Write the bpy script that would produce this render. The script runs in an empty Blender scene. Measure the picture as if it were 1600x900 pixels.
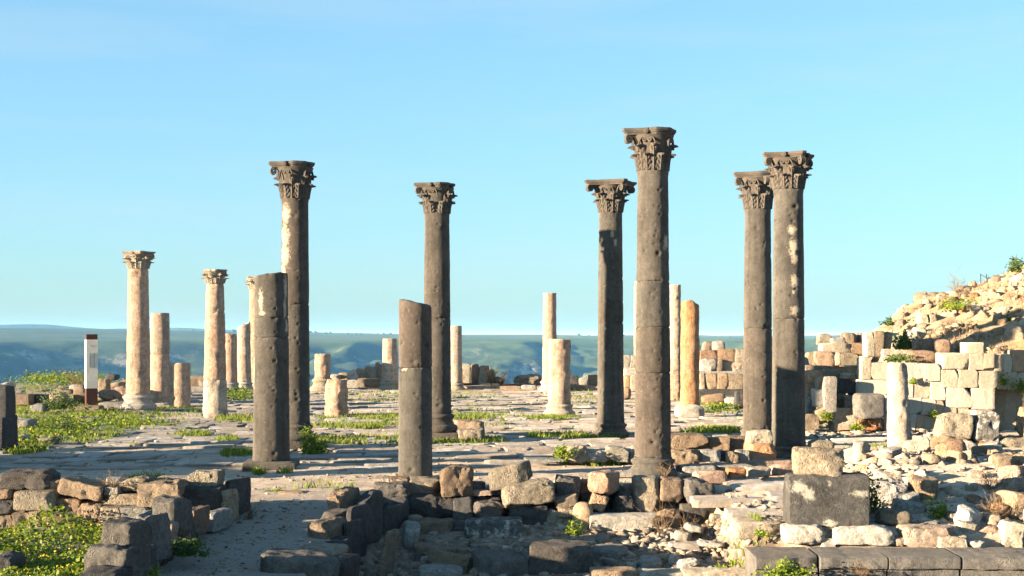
import bpy, math, random
import numpy as np
from mathutils import Vector, Matrix

# ------------------------------------------------------------------ camera, sky, sun, exposure
F, H, HY = 2350.0, 2.0, 525.0            # focal length in photo pixels, eye height, horizon row
R = math.radians
scene = bpy.context.scene
col = scene.collection
cam = bpy.data.cameras.new('camera')
cam.sensor_width = 36.0
cam.lens = 36.0 * F / 1600.0
cam.shift_y = (HY - 450.0) / 1600.0
cam.clip_start, cam.clip_end = 0.5, 120000.0
cam_o = bpy.data.objects.new('camera', cam)
cam_o.location = (0, 0, H)
cam_o.rotation_euler = (R(90), 0, 0)
col.objects.link(cam_o)
scene.camera = cam_o

SUN_AZ, SUN_EL = 25.7, 8.9               # light travels to +x, turned towards +y
dirv = Vector((math.cos(R(SUN_AZ)) * math.cos(R(SUN_EL)), math.sin(R(SUN_AZ)) * math.cos(R(SUN_EL)), -math.sin(R(SUN_EL))))
world = bpy.data.worlds.new('World')
scene.world = world
world.use_nodes = True
wt = world.node_tree
bg = wt.nodes['Background']
sky = wt.nodes.new('ShaderNodeTexSky')
sky.sky_type = 'NISHITA'
sky.sun_disc = False
sky.sun_elevation = R(SUN_EL)
sky.sun_rotation = math.atan2(-dirv.x, -dirv.y)
sky.altitude = 300
sky.air_density = 0.9
sky.dust_density = 1.0
sky.ozone_density = 3.0
tint = wt.nodes.new('ShaderNodeMix')
tint.data_type = 'RGBA'
tint.blend_type = 'MULTIPLY'
tint.inputs[0].default_value = 1.0
tint.inputs[7].default_value = (0.86, 1.19, 1.30, 1)
gam = wt.nodes.new('ShaderNodeGamma')          # the photograph's flat, bright rendering of the sky
gam.inputs[1].default_value = 0.6
wt.links.new(sky.outputs[0], gam.inputs[0])
wt.links.new(gam.outputs[0], tint.inputs[6])
# faint thin cloud streaks all round the sky
wtc = wt.nodes.new('ShaderNodeTexCoord')
wmap = wt.nodes.new('ShaderNodeMapping')
wmap.inputs['Scale'].default_value = (2.2, 2.2, 17.0)
wnz = wt.nodes.new('ShaderNodeTexNoise')
wnz.inputs['Scale'].default_value = 1.6
wnz.inputs['Detail'].default_value = 7
wnz.inputs['Roughness'].default_value = 0.6
wrp = wt.nodes.new('ShaderNodeMapRange')
wrp.inputs[1].default_value, wrp.inputs[2].default_value = 0.50, 0.80
wrp.inputs[3].default_value, wrp.inputs[4].default_value = 0.0, 0.30
wcl = wt.nodes.new('ShaderNodeMix')
wcl.data_type = 'RGBA'
wcl.inputs[7].default_value = (1.75, 2.15, 2.35, 1)
wt.links.new(wtc.outputs['Generated'], wmap.inputs[0])
wt.links.new(wmap.outputs[0], wnz.inputs['Vector'])
wt.links.new(wnz.outputs['Fac'], wrp.inputs[0])
wt.links.new(wrp.outputs[0], wcl.inputs[0])
wt.links.new(tint.outputs[2], wcl.inputs[6])
wt.links.new(wcl.outputs[2], bg.inputs[0])
bg.inputs[1].default_value = 0.068

sl = bpy.data.lights.new('sun', 'SUN')
sl.energy = 5.0
sl.angle = R(0.55)
sl.color = (1.0, 0.79, 0.55)
so = bpy.data.objects.new('sun', sl)
so.rotation_euler = dirv.to_track_quat('-Z', 'Y').to_euler()
so.location = (-60, -20, 40)
col.objects.link(so)

vs = scene.view_settings
vs.view_transform = 'Standard'
vs.look = 'None'
vs.exposure = 2.52
vs.gamma = 1.0
vs.use_curve_mapping = False
scene.render.engine = 'CYCLES'
scene.cycles.use_denoising = True
scene.cycles.max_bounces = 6
scene.cycles.volume_bounces = 0
scene.cycles.transparent_max_bounces = 8

# ------------------------------------------------------------------ noise
def _h(i, j, k, s):
    n = (i * 374761393 + j * 668265263 + k * 2147483647 + s * 1274126177) & 0xFFFFFFFF
    n = ((n ^ (n >> 13)) * 1274126177) & 0xFFFFFFFF
    n = ((n ^ (n >> 16)) * 2246822519) & 0xFFFFFFFF
    return ((n ^ (n >> 15)) & 0xFFFFFF) / float(0x7FFFFF) - 1.0

def vnoise(p, s=0):
    p = np.asarray(p, float)
    f = np.floor(p)
    t = p - f
    t = t * t * (3 - 2 * t)
    i = f.astype(np.int64)
    out = 0
    for a in (0, 1):
        for b in (0, 1):
            for c in (0, 1):
                w = (t[..., 0] if a else 1 - t[..., 0]) * (t[..., 1] if b else 1 - t[..., 1]) * (t[..., 2] if c else 1 - t[..., 2])
                out = out + w * _h(i[..., 0] + a, i[..., 1] + b, i[..., 2] + c, s)
    return out

def fbm(p, s=0, o=4, g=0.5):
    p = np.asarray(p, float)
    out, a, m = 0, 1.0, 0.0
    for k in range(o):
        out = out + a * vnoise(p * (2.03 ** k) + 17.3 * k, s + k)
        m += a
        a *= g
    return out / m

def S(a, b, t):
    t = np.clip((np.asarray(t, float) - a) / (b - a), 0, 1)
    return t * t * (3 - 2 * t)

# ------------------------------------------------------------------ mesh and object helpers
def mesh(name, v, f, smooth=True, sharp=None):
    me = bpy.data.meshes.new(name)
    v = np.asarray(v, float)
    if isinstance(f, np.ndarray):
        n, k = f.shape
        me.vertices.add(len(v))
        me.vertices.foreach_set('co', v.astype(np.float32).ravel())
        me.loops.add(n * k)
        me.loops.foreach_set('vertex_index', f.astype(np.int32).ravel())
        me.polygons.add(n)
        me.polygons.foreach_set('loop_start', np.arange(0, n * k, k, dtype=np.int32))
        me.update(calc_edges=True)
    else:
        me.from_pydata([tuple(p) for p in v], [], [tuple(int(i) for i in q) for q in f])
        me.update()
    if smooth:
        me.polygons.foreach_set('use_smooth', [True] * len(me.polygons))
        if sharp:
            me.set_sharp_from_angle(angle=R(sharp))
    return me

def new(name, me, m, parent=None, loc=(0, 0, 0), rot=(0, 0, 0), sc=None):
    o = bpy.data.objects.new(name, me)
    if m is not None and len(me.materials) == 0:
        me.materials.append(m)
    o.location = loc
    o.rotation_euler = rot
    if sc:
        o.scale = sc
    if parent:
        o.parent = parent
    col.objects.link(o)
    return o

def tag(o, label, cat, group=None):
    o['label'] = label
    o['category'] = cat
    o['kind'] = 'thing'
    if group:
        o['group'] = group
    return o

def thing(name, label, cat, loc=(0, 0, 0), group=None, rot=(0, 0, 0)):
    o = bpy.data.objects.new(name, None)
    o.empty_display_size = 0.2
    o.location = loc
    o.rotation_euler = rot
    col.objects.link(o)
    return tag(o, label, cat, group)

def P(px, py, d):
    return Vector(((px - 800) * d / F, d, H - (py - HY) * d / F))

def G(px, py, z=0.0):
    d = F * (H - z) / (py - HY)
    return Vector(((px - 800) * d / F, d, z))

# ------------------------------------------------------------------ materials
def nodes(name):
    m = bpy.data.materials.new(name)
    m.use_nodes = True
    nt = m.node_tree
    b = nt.nodes['Principled BSDF']
    b.inputs['Specular IOR Level'].default_value = 0.2
    b.inputs['Diffuse Roughness'].default_value = 1.0
    return m, nt, b

def N(nt, t, **kw):
    n = nt.nodes.new(t)
    for k, v in kw.items():
        setattr(n, k, v)
    return n

def noise_n(nt, vec, scale, detail=4, rough=0.55):
    n = N(nt, 'ShaderNodeTexNoise')
    n.inputs['Scale'].default_value = scale
    n.inputs['Detail'].default_value = detail
    n.inputs['Roughness'].default_value = rough
    if vec is not None:
        nt.links.new(vec, n.inputs['Vector'])
    return n.outputs['Fac']

def ramp(nt, fac, stops):
    r = N(nt, 'ShaderNodeValToRGB')
    e = r.color_ramp.elements
    while len(e) < len(stops):
        e.new(0.5)
    for i, (p, c) in enumerate(stops):
        e[i].position = p
        e[i].color = (c, c, c, 1) if not isinstance(c, tuple) else (*c, 1)
    nt.links.new(fac, r.inputs[0])
    return r.outputs[0]

def mix(nt, fac, a, b, mode='MIX'):
    m = N(nt, 'ShaderNodeMix', data_type='RGBA', blend_type=mode)
    for k, s in ((0, fac), (6, a), (7, b)):
        if isinstance(s, bpy.types.NodeSocket):
            nt.links.new(s, m.inputs[k])
        elif isinstance(s, tuple):
            m.inputs[k].default_value = (*s, 1)
        else:
            m.inputs[k].default_value = s
    return m.outputs[2]

def math_n(nt, op, a, b=0.0, c=None):
    m = N(nt, 'ShaderNodeMath', operation=op)
    for k, s in enumerate((a, b) if c is None else (a, b, c)):
        if isinstance(s, bpy.types.NodeSocket):
            nt.links.new(s, m.inputs[k])
        else:
            m.inputs[k].default_value = s
    return m.outputs[0]

def obj_vec(nt):
    tc = N(nt, 'ShaderNodeTexCoord')
    oi = N(nt, 'ShaderNodeObjectInfo')
    va = N(nt, 'ShaderNodeVectorMath', operation='ADD')
    sc = math_n(nt, 'MULTIPLY', oi.outputs['Random'], 60.0)
    cx = N(nt, 'ShaderNodeCombineXYZ')
    for i in range(3):
        nt.links.new(sc, cx.inputs[i])
    nt.links.new(tc.outputs['Object'], va.inputs[0])
    nt.links.new(cx.outputs[0], va.inputs[1])
    return va.outputs[0], oi.outputs['Random']

def bump(nt, b, h, strength, dist):
    bn = N(nt, 'ShaderNodeBump')
    bn.inputs['Strength'].default_value = strength
    bn.inputs['Distance'].default_value = dist
    nt.links.new(h, bn.inputs['Height'])
    nt.links.new(bn.outputs[0], b.inputs['Normal'])

def stone_mat(name, c1, c2, c3, patch=0.55, pit=22.0, pitw=0.6, var=0.3, bs=0.7, bd=0.02, fine=70.0, lime=None, grime=None, mott=0.8, grain=1.0, streak=0.0):
    m, nt, b = nodes(name)
    v, rnd = obj_vec(nt)
    c = mix(nt, ramp(nt, noise_n(nt, v, 2.2, 6, 0.65), [(0.35, 0.0), (0.65, 1.0)]), c1, c2)
    c = mix(nt, ramp(nt, noise_n(nt, v, 7.0, 5, 0.7), [(patch, 0.0), (patch + 0.12, 1.0)]), c, c3)
    gr = ramp(nt, noise_n(nt, v, fine * 0.5, 4, 0.8), [(0.32, 0.62), (0.5, 1.0), (0.7, 1.28)])
    c = mix(nt, grain, c, gr, 'MULTIPLY')
    mo = ramp(nt, noise_n(nt, v, 11.0, 5, 0.7), [(0.34, 0.6), (0.5, 1.0), (0.68, 1.22)])
    c = mix(nt, mott, c, mo, 'MULTIPLY')
    if grime:
        g = ramp(nt, noise_n(nt, v, 1.3, 5, 0.7), [(0.52, 0.0), (0.7, 0.75)])
        c = mix(nt, g, c, grime)
    if streak:
        mp = N(nt, 'ShaderNodeMapping')
        mp.inputs['Scale'].default_value = (9.0, 9.0, 0.7)
        nt.links.new(v, mp.inputs[0])
        st = ramp(nt, noise_n(nt, mp.outputs[0], 1.0, 6, 0.7), [(0.34, 0.68), (0.5, 1.0), (0.68, 1.2)])
        c = mix(nt, streak, c, st, 'MULTIPLY')
        bl = ramp(nt, noise_n(nt, v, 3.2, 6, 0.75), [(0.36, 0.72), (0.5, 1.0), (0.66, 1.15)])
        c = mix(nt, streak, c, bl, 'MULTIPLY')
    val = math_n(nt, 'MULTIPLY_ADD', rnd, var * 2, 1.0 - var)
    hs = N(nt, 'ShaderNodeHueSaturation')
    nt.links.new(c, hs.inputs['Color'])
    nt.links.new(val, hs.inputs['Value'])
    r2 = math_n(nt, 'FRACT', math_n(nt, 'MULTIPLY', rnd, 37.7))
    nt.links.new(math_n(nt, 'MULTIPLY_ADD', r2, 0.5, 0.72), hs.inputs['Saturation'])
    nt.links.new(math_n(nt, 'MULTIPLY_ADD', r2, -0.03, 0.515), hs.inputs['Hue'])
    c = hs.outputs[0]
    if lime:
        at = N(nt, 'ShaderNodeAttribute', attribute_name='patch')
        edge = math_n(nt, 'ADD', at.outputs['Fac'], math_n(nt, 'MULTIPLY_ADD', noise_n(nt, v, 22.0, 6, 0.8), 2.6, -1.3))
        c = mix(nt, ramp(nt, edge, [(0.30, 0.0), (0.75, 0.8)]), c, lime)
    nt.links.new(c, b.inputs['Base Color'])
    b.inputs['Roughness'].default_value = 0.92
    vo = N(nt, 'ShaderNodeTexVoronoi')
    vo.inputs['Scale'].default_value = pit * 1.7
    wv = N(nt, 'ShaderNodeVectorMath', operation='ADD')
    nz = N(nt, 'ShaderNodeTexNoise')
    nz.inputs['Scale'].default_value = 12
    nt.links.new(v, nz.inputs['Vector'])
    sc = N(nt, 'ShaderNodeVectorMath', operation='SCALE')
    sc.inputs['Scale'].default_value = 0.09
    nt.links.new(nz.outputs['Color'], sc.inputs[0])
    nt.links.new(v, wv.inputs[0])
    nt.links.new(sc.outputs[0], wv.inputs[1])
    nt.links.new(wv.outputs[0], vo.inputs['Vector'])
    vo.inputs['Randomness'].default_value = 1.0
    on = ramp(nt, noise_n(nt, v, 5.0, 3, 0.6), [(0.42, 0.0), (0.6, 1.0)])
    pits = ramp(nt, vo.outputs['Distance'], [(0.05, 0.0), (0.42, 1.0)])
    pits = math_n(nt, 'MULTIPLY', math_n(nt, 'SUBTRACT', pits, 1.0), on)
    h = math_n(nt, 'ADD', math_n(nt, 'MULTIPLY', pits, pitw), math_n(nt, 'MULTIPLY', noise_n(nt, v, 20.0, 9, 0.78), 1.5))
    bump(nt, b, h, min(1.0, bs * 1.15), bd * 1.8)
    return m

LIME = (0.50, 0.42, 0.32)
M = {}
M['basalt'] = stone_mat('basalt', (0.094, 0.087, 0.081), (0.153, 0.139, 0.121), (0.215, 0.198, 0.161), 0.62, 30, 0.8, 0.28, 0.9, 0.02)
M['dark'] = stone_mat('dark_basalt', (0.054, 0.054, 0.055), (0.091, 0.085, 0.082), (0.143, 0.133, 0.115), 0.64, 30, 0.8, 0.25, 0.9, 0.02)
M['shaft'] = stone_mat('basalt_shaft', (0.078, 0.069, 0.058), (0.107, 0.093, 0.078), (0.06, 0.055, 0.049), 0.6, 34, 0.5, 0.06, 0.5, 0.010, lime=LIME, mott=0.35, grain=0.5, streak=0.8)
M['carve'] = stone_mat('basalt_carving', (0.086, 0.076, 0.065), (0.134, 0.115, 0.094), (0.058, 0.053, 0.049), 0.58, 40, 0.5, 0.08, 0.6, 0.010, mott=0.35, grain=0.5)
M['lime_shaft'] = stone_mat('limestone_shaft', (0.425, 0.31, 0.225), (0.455, 0.36, 0.275), (0.3, 0.2, 0.14), 0.62, 20, 0.7, 0.1, 0.8, 0.022, lime=(0.7, 0.64, 0.54), streak=0.8)
M['orange_shaft'] = stone_mat('orange_limestone_shaft', (0.357, 0.213, 0.11), (0.38, 0.254, 0.155), (0.288, 0.15, 0.069), 0.6, 20, 0.7, 0.06, 0.8, 0.022, lime=(0.7, 0.64, 0.54), streak=0.8)
M['tan'] = stone_mat('tan_limestone', (0.25, 0.185, 0.123), (0.333, 0.262, 0.185), (0.149, 0.107, 0.074), 0.58, 17, 1.0, 0.22, 1.0, 0.035, grime=(0.2, 0.17, 0.13))
M['orange'] = stone_mat('orange_limestone', (0.376, 0.224, 0.123), (0.419, 0.289, 0.18), (0.239, 0.145, 0.087), 0.6, 18, 0.9, 0.15, 0.9, 0.03)
M['pink'] = stone_mat('pink_limestone', (0.336, 0.242, 0.181), (0.403, 0.316, 0.248), (0.444, 0.39, 0.323), 0.58, 16, 0.8, 0.15, 0.9, 0.03)
M['cream'] = stone_mat('cream_limestone', (0.319, 0.275, 0.207), (0.361, 0.324, 0.261), (0.244, 0.196, 0.143), 0.64, 14, 0.6, 0.14, 0.7, 0.022)
M['white'] = stone_mat('white_limestone', (0.371, 0.342, 0.293), (0.405, 0.382, 0.337), (0.281, 0.241, 0.197), 0.64, 14, 0.6, 0.1, 0.7, 0.022)
M['grey'] = stone_mat('grey_limestone', (0.252, 0.238, 0.216), (0.341, 0.319, 0.286), (0.178, 0.164, 0.149), 0.6, 20, 0.9, 0.2, 0.9, 0.028)
M['brown'] = stone_mat('brown_stone', (0.226, 0.168, 0.12), (0.318, 0.24, 0.174), (0.144, 0.12, 0.096), 0.58, 20, 0.9, 0.22, 0.9, 0.028)
M['speck'] = stone_mat('speckled_stone', (0.1, 0.095, 0.09), (0.19, 0.175, 0.155), (0.62, 0.57, 0.5), 0.5, 26, 0.9, 0.1, 1.0, 0.03)
M['lichen'] = stone_mat('lichened_basalt', (0.06, 0.06, 0.057), (0.087, 0.083, 0.078), (0.113, 0.104, 0.095), 0.62, 30, 0.8, 0.05, 0.9, 0.02, lime=(0.48, 0.45, 0.38))

M['ash_w'] = stone_mat('white_ashlar', (0.396, 0.361, 0.297), (0.444, 0.412, 0.348), (0.333, 0.277, 0.214), 0.68, 14, 0.5, 0.07, 0.6, 0.015, mott=0.25, grain=0.5)
M['ash_c'] = stone_mat('cream_ashlar', (0.364, 0.31, 0.232), (0.41, 0.364, 0.286), (0.294, 0.232, 0.163), 0.66, 14, 0.5, 0.08, 0.6, 0.015, mott=0.3, grain=0.5)
M['ash_t'] = stone_mat('tan_ashlar', (0.348, 0.275, 0.19), (0.397, 0.332, 0.243), (0.275, 0.202, 0.137), 0.64, 16, 0.6, 0.08, 0.7, 0.018, mott=0.4, grain=0.6)
M['kerb'] = stone_mat('kerb_basalt', (0.115, 0.108, 0.10), (0.165, 0.152, 0.137), (0.21, 0.19, 0.16), 0.62, 30, 0.8, 0.1, 0.9, 0.02)

def ground_mat():
    m, nt, b = nodes('dry_earth')
    g = N(nt, 'ShaderNodeNewGeometry')
    v = g.outputs['Position']
    c = mix(nt, ramp(nt, noise_n(nt, v, 0.8, 6, 0.65), [(0.35, 0.0), (0.66, 1.0)]), (0.30, 0.235, 0.18), (0.42, 0.35, 0.28))
    c = mix(nt, ramp(nt, noise_n(nt, v, 6.0, 6, 0.72), [(0.5, 0.0), (0.66, 0.8)]), c, (0.49, 0.435, 0.37))
    c = mix(nt, ramp(nt, noise_n(nt, v, 2.7, 6, 0.7), [(0.56, 0.0), (0.7, 0.75)]), c, (0.23, 0.19, 0.12))
    sep = N(nt, 'ShaderNodeSeparateXYZ')
    nt.links.new(v, sep.inputs[0])
    moss = math_n(nt, 'MULTIPLY', ramp(nt, noise_n(nt, v, 0.55, 5, 0.7), [(0.5, 0.0), (0.62, 0.75)]),
                  ramp(nt, math_n(nt, 'MULTIPLY', sep.outputs[1], 0.01), [(0.215, 0.0), (0.30, 1.0)]))
    c = mix(nt, moss, c, (0.15, 0.155, 0.055))
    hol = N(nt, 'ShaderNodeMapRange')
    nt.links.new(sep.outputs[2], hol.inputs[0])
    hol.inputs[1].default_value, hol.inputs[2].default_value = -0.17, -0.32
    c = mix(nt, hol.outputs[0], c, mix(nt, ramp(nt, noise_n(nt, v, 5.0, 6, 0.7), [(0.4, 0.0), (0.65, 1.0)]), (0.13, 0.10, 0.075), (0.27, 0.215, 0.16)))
    pth = math_n(nt, 'MULTIPLY', ramp(nt, math_n(nt, 'MULTIPLY', sep.outputs[1], 0.01), [(0.175, 1.0), (0.205, 0.0)]), ramp(nt, math_n(nt, 'MULTIPLY_ADD', sep.outputs[0], 0.1, 0.5), [(0.30, 1.0), (0.33, 0.0)]))
    c = mix(nt, math_n(nt, 'MULTIPLY', pth, 0.85), c, (0.235, 0.205, 0.18))
    far = ramp(nt, math_n(nt, 'MULTIPLY', sep.outputs[1], 0.001), [(0.075, 0.0), (0.2, 1.0)])
    c = mix(nt, far, c, (0.10, 0.13, 0.05))
    gr = ramp(nt, noise_n(nt, v, 45.0, 3, 0.8), [(0.3, 0.7), (0.7, 1.25)])
    c = mix(nt, 1.0, c, gr, 'MULTIPLY')
    nt.links.new(c, b.inputs['Base Color'])
    b.inputs['Roughness'].default_value = 0.95
    h = math_n(nt, 'ADD', noise_n(nt, v, 9.0, 8, 0.75), math_n(nt, 'MULTIPLY', noise_n(nt, v, 60.0, 3, 0.7), 0.3))
    bump(nt, b, h, 0.9, 0.035)
    return m
M['earth'] = ground_mat()

def slab_mat():
    m, nt, b = nodes('flagstone')
    v, rnd = obj_vec(nt)
    g = N(nt, 'ShaderNodeNewGeometry')
    isl = math_n(nt, 'FRACT', math_n(nt, 'ADD', g.outputs['Random Per Island'], rnd))
    c = ramp(nt, isl, [(0.0, (0.26, 0.235, 0.21)), (0.35, (0.35, 0.33, 0.305)), (0.6, (0.225, 0.19, 0.16)), (0.8, (0.245, 0.24, 0.235)), (1.0, (0.40, 0.375, 0.345))])
    c = mix(nt, ramp(nt, noise_n(nt, g.outputs['Position'], 2.5, 6, 0.7), [(0.45, 0.0), (0.64, 0.9)]), c, (0.19, 0.155, 0.115))
    gr = ramp(nt, noise_n(nt, g.outputs['Position'], 30.0, 4, 0.75), [(0.3, 0.75), (0.7, 1.2)])
    c = mix(nt, 1.0, c, gr, 'MULTIPLY')
    nt.links.new(c, b.inputs['Base Color'])
    b.inputs['Roughness'].default_value = 0.9
    bump(nt, b, noise_n(nt, g.outputs['Position'], 10.0, 8, 0.75), 0.9, 0.03)
    return m
M['slab'] = slab_mat()

def pebble_mat(name, stops):
    m, nt, b = nodes(name)
    g = N(nt, 'ShaderNodeNewGeometry')
    c = ramp(nt, g.outputs['Random Per Island'], stops)
    gr = ramp(nt, noise_n(nt, g.outputs['Position'], 25.0, 5, 0.75), [(0.3, 0.65), (0.7, 1.2)])
    nt.links.new(mix(nt, 1.0, c, gr, 'MULTIPLY'), b.inputs['Base Color'])
    b.inputs['Roughness'].default_value = 0.95
    bump(nt, b, noise_n(nt, g.outputs['Position'], 30.0, 6, 0.75), 0.8, 0.02)
    return m
M['pebble'] = pebble_mat('rubble', [(0.0, (0.30, 0.225, 0.16)), (0.3, (0.40, 0.33, 0.26)), (0.55, (0.22, 0.165, 0.12)), (0.7, (0.08, 0.075, 0.07)), (0.88, (0.38, 0.33, 0.27)), (1.0, (0.30, 0.20, 0.13))])
M['hill_rubble'] = pebble_mat('hill_rubble', [(0.0, (0.29, 0.20, 0.125)), (0.4, (0.38, 0.28, 0.185)), (0.7, (0.22, 0.15, 0.092)), (1.0, (0.47, 0.38, 0.28))])

def leaf_mat(name, stops, trans=0.25):
    m, nt, b = nodes(name)
    g = N(nt, 'ShaderNodeNewGeometry')
    c = ramp(nt, g.outputs['Random Per Island'], stops)
    nt.links.new(c, b.inputs['Base Color'])
    b.inputs['Roughness'].default_value = 0.6
    t = N(nt, 'ShaderNodeBsdfTranslucent')
    nt.links.new(c, t.inputs[0])
    ms = N(nt, 'ShaderNodeMixShader')
    ms.inputs[0].default_value = trans
    out = nt.nodes['Material Output']
    nt.links.new(b.outputs[0], ms.inputs[1])
    nt.links.new(t.outputs[0], ms.inputs[2])
    nt.links.new(ms.outputs[0], out.inputs[0])
    return m
M['grass'] = leaf_mat('grass', [(0.0, (0.08, 0.13, 0.015)), (0.5, (0.16, 0.235, 0.02)), (0.8, (0.25, 0.285, 0.03)), (1.0, (0.3, 0.26, 0.09))])
M['weed'] = leaf_mat('weed_leaf', [(0.0, (0.065, 0.125, 0.014)), (0.6, (0.165, 0.235, 0.02)), (1.0, (0.27, 0.29, 0.03))])
M['shrub'] = leaf_mat('shrub_leaf', [(0.0, (0.04, 0.075, 0.02)), (0.6, (0.075, 0.12, 0.03)), (1.0, (0.13, 0.17, 0.04))])
M['flower'] = leaf_mat('yellow_flower', [(0.0, (0.72, 0.52, 0.02)), (1.0, (0.8, 0.65, 0.05))], 0.3)
M['dry'] = leaf_mat('dry_stalk', [(0.0, (0.10, 0.062, 0.035)), (0.6, (0.17, 0.11, 0.062)), (1.0, (0.26, 0.185, 0.10))], 0.1)

def plain(name, c, rough=0.6, metal=0.0, var=0.12, sc=8.0):
    m, nt, b = nodes(name)
    v, _ = obj_vec(nt)
    g = ramp(nt, noise_n(nt, v, sc, 5, 0.65), [(0.3, 1 - var), (0.7, 1 + var)])
    nt.links.new(mix(nt, 1.0, c, g, 'MULTIPLY'), b.inputs['Base Color'])
    b.inputs['Roughness'].default_value = rough
    b.inputs['Metallic'].default_value = metal
    return m
M['sign_white'] = plain('sign_white_paint', (0.70, 0.66, 0.58), 0.5)
M['sign_brown'] = plain('sign_brown_paint', (0.085, 0.038, 0.028), 0.5)
M['metal'] = plain('fence_metal', (0.10, 0.11, 0.11), 0.5, 0.6)
M['red'] = plain('red_paint', (0.55, 0.03, 0.03), 0.4)
M['can_metal'] = plain('can_metal', (0.5, 0.5, 0.5), 0.3, 0.9)

# ------------------------------------------------------------------ land
def gz(x, y, rough=True):
    x = np.asarray(x, float)
    y = np.asarray(y, float)
    z = -0.22 * S(20.5, 13.5, y)
    pit = S(-1.95, -1.6, x) * S(19.75, 19.4, y) * (1 - S(2.45, 2.75, x) * S(16.55, 16.85, y))
    pit = pit * (1 - S(2.95, 3.15, x) * S(15.9, 16.1, y))
    z = z - pit * (0.36 + 0.22 * S(19.5, 17.0, y))
    z = z - S(2.9, 3.1, x) * S(16.6, 16.3, y) * 0.16
    z = z + 0.36 * S(16.6, 19.5, y) * (1 - S(22.0, 25.0, y)) * S(3.9, 5.2, x)
    z = z + 0.35 * S(-8.5, -13.0, x) * S(41.5, 46, y) * S(60, 50, y)
    if rough:
        p = np.stack([x, y, np.zeros_like(x)], -1)
        z = z + 0.035 * fbm(p * 0.7, 5, 3) + 0.02 * fbm(p * 3.1, 9, 3) + 0.008 * fbm(p * 11.0, 19, 2)
    # the terrace ends: the land falls into the valley
    z = z - 6 * S(58.5, 75, y) - 372 * S(65, 1900, y) - 3.0 * S(40, 160, np.abs(x)) - 300 * S(150, 3000, np.abs(x) + 0 * y) * S(0, 400, y)
    return np.maximum(z, -382.0)

def geo(a, b, n):
    return list(np.geomspace(a, b, n))

xs = [-v for v in geo(15.5, 42000, 34)][::-1] + list(np.arange(-15.2, 16.3, 0.085)) + geo(16.6, 42000, 34)
ys = [-v for v in geo(3, 42000, 22)][::-1] + list(np.arange(-2, 10, 2.0)) + list(np.concatenate([np.arange(10, 25, 0.075), np.arange(25, 32, 0.12)])) + list(np.arange(32, 62, 0.3)) + geo(62.5, 42000, 44)
X, Y = np.meshgrid(np.array(xs), np.array(ys))
Z = gz(X, Y)

def grid_mesh(name, X, Y, Z, **kw):
    ny, nx = X.shape
    idx = np.arange(nx * ny).reshape(ny, nx)
    f = np.stack([idx[:-1, :-1], idx[:-1, 1:], idx[1:, 1:], idx[1:, :-1]], -1).reshape(-1, 4)
    return mesh(name, np.stack([X, Y, Z], -1).reshape(-1, 3), f, **kw)

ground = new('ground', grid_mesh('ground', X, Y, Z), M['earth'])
ground['kind'] = 'structure'

def far_mat():
    m, nt, b = nodes('far_upland')
    g = N(nt, 'ShaderNodeNewGeometry')
    v = g.outputs['Position']
    c = mix(nt, ramp(nt, noise_n(nt, v, 0.003, 6, 0.6), [(0.4, 0.0), (0.6, 1.0)]), (0.022, 0.042, 0.014), (0.042, 0.066, 0.02))
    c = mix(nt, 0.8, c, ramp(nt, noise_n(nt, v, 0.016, 6, 0.75), [(0.36, 0.45), (0.5, 1.0), (0.66, 1.7)]), 'MULTIPLY')
    sep = N(nt, 'ShaderNodeSeparateXYZ')
    nt.links.new(g.outputs['Normal'], sep.inputs[0])
    steep = ramp(nt, sep.outputs[2], [(0.80, 1.0), (0.975, 0.0)])
    c = mix(nt, steep, c, (0.022, 0.03, 0.02))
    cl = math_n(nt, 'MULTIPLY', steep, ramp(nt, noise_n(nt, v, 0.012, 8, 0.8), [(0.52, 0.0), (0.60, 1.0)]))
    c = mix(nt, cl, c, (0.34, 0.31, 0.26))
    nt.links.new(c, b.inputs['Base Color'])
    b.inputs['Roughness'].default_value = 1.0
    return m
M['far'] = far_mat()

# the plateau across the valley
ux = np.concatenate([-np.geomspace(1700, 24000, 26)[::-1], np.linspace(-1650, 1700, 240), np.geomspace(1760, 24000, 26)])
uy = np.concatenate([np.linspace(1500, 4700, 190), np.geomspace(4760, 26000, 40)])
X, Y = np.meshgrid(ux, uy)
p = np.stack([X, Y, np.zeros_like(X)], -1)
rim = np.where(X < 150, 3700 + 0.75 * np.maximum(X, -2200), 3812 - 0.4 * np.minimum(X - 150, 1600)) + 160 * fbm(np.stack([X / 900, 0 * X, 0 * X], -1), 3, 4) + 200 * fbm(p / 420, 11, 4)
t = (Y - rim) / 1000.0
rid = 1 - np.abs(fbm(np.stack([X / 230, Y / 900, 0 * X], -1), 21, 5))
rid2 = 1 - np.abs(fbm(np.stack([X / 420, Y / 500, 0 * X], -1), 23, 5))
face = S(-1.15, 0.02, t)
mid = 4 * face * (1 - face)
zt = -382 + (374 + 0 * X) * face ** 0.8
zt = zt + mid * (150 * (rid - 0.75) + 90 * (rid2 - 0.75)) + mid * 34 * fbm(p / 70, 31, 5)
skyl = np.interp(X, [-3500, -1600, -900, -600, 0, 500, 900, 2500], [27, 24, 17, 8, 5, 2, -6, -8])
zt = np.where(t > 0, -8 + (skyl + 8) * S(0, 2.2, t) + 7 * fbm(p / 500, 41, 4) * S(0, 0.6, t), np.minimum(zt, -6))
plateau = new('plateau', grid_mesh('plateau', X, Y, zt), M['far'])
plateau['kind'] = 'structure'

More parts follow.
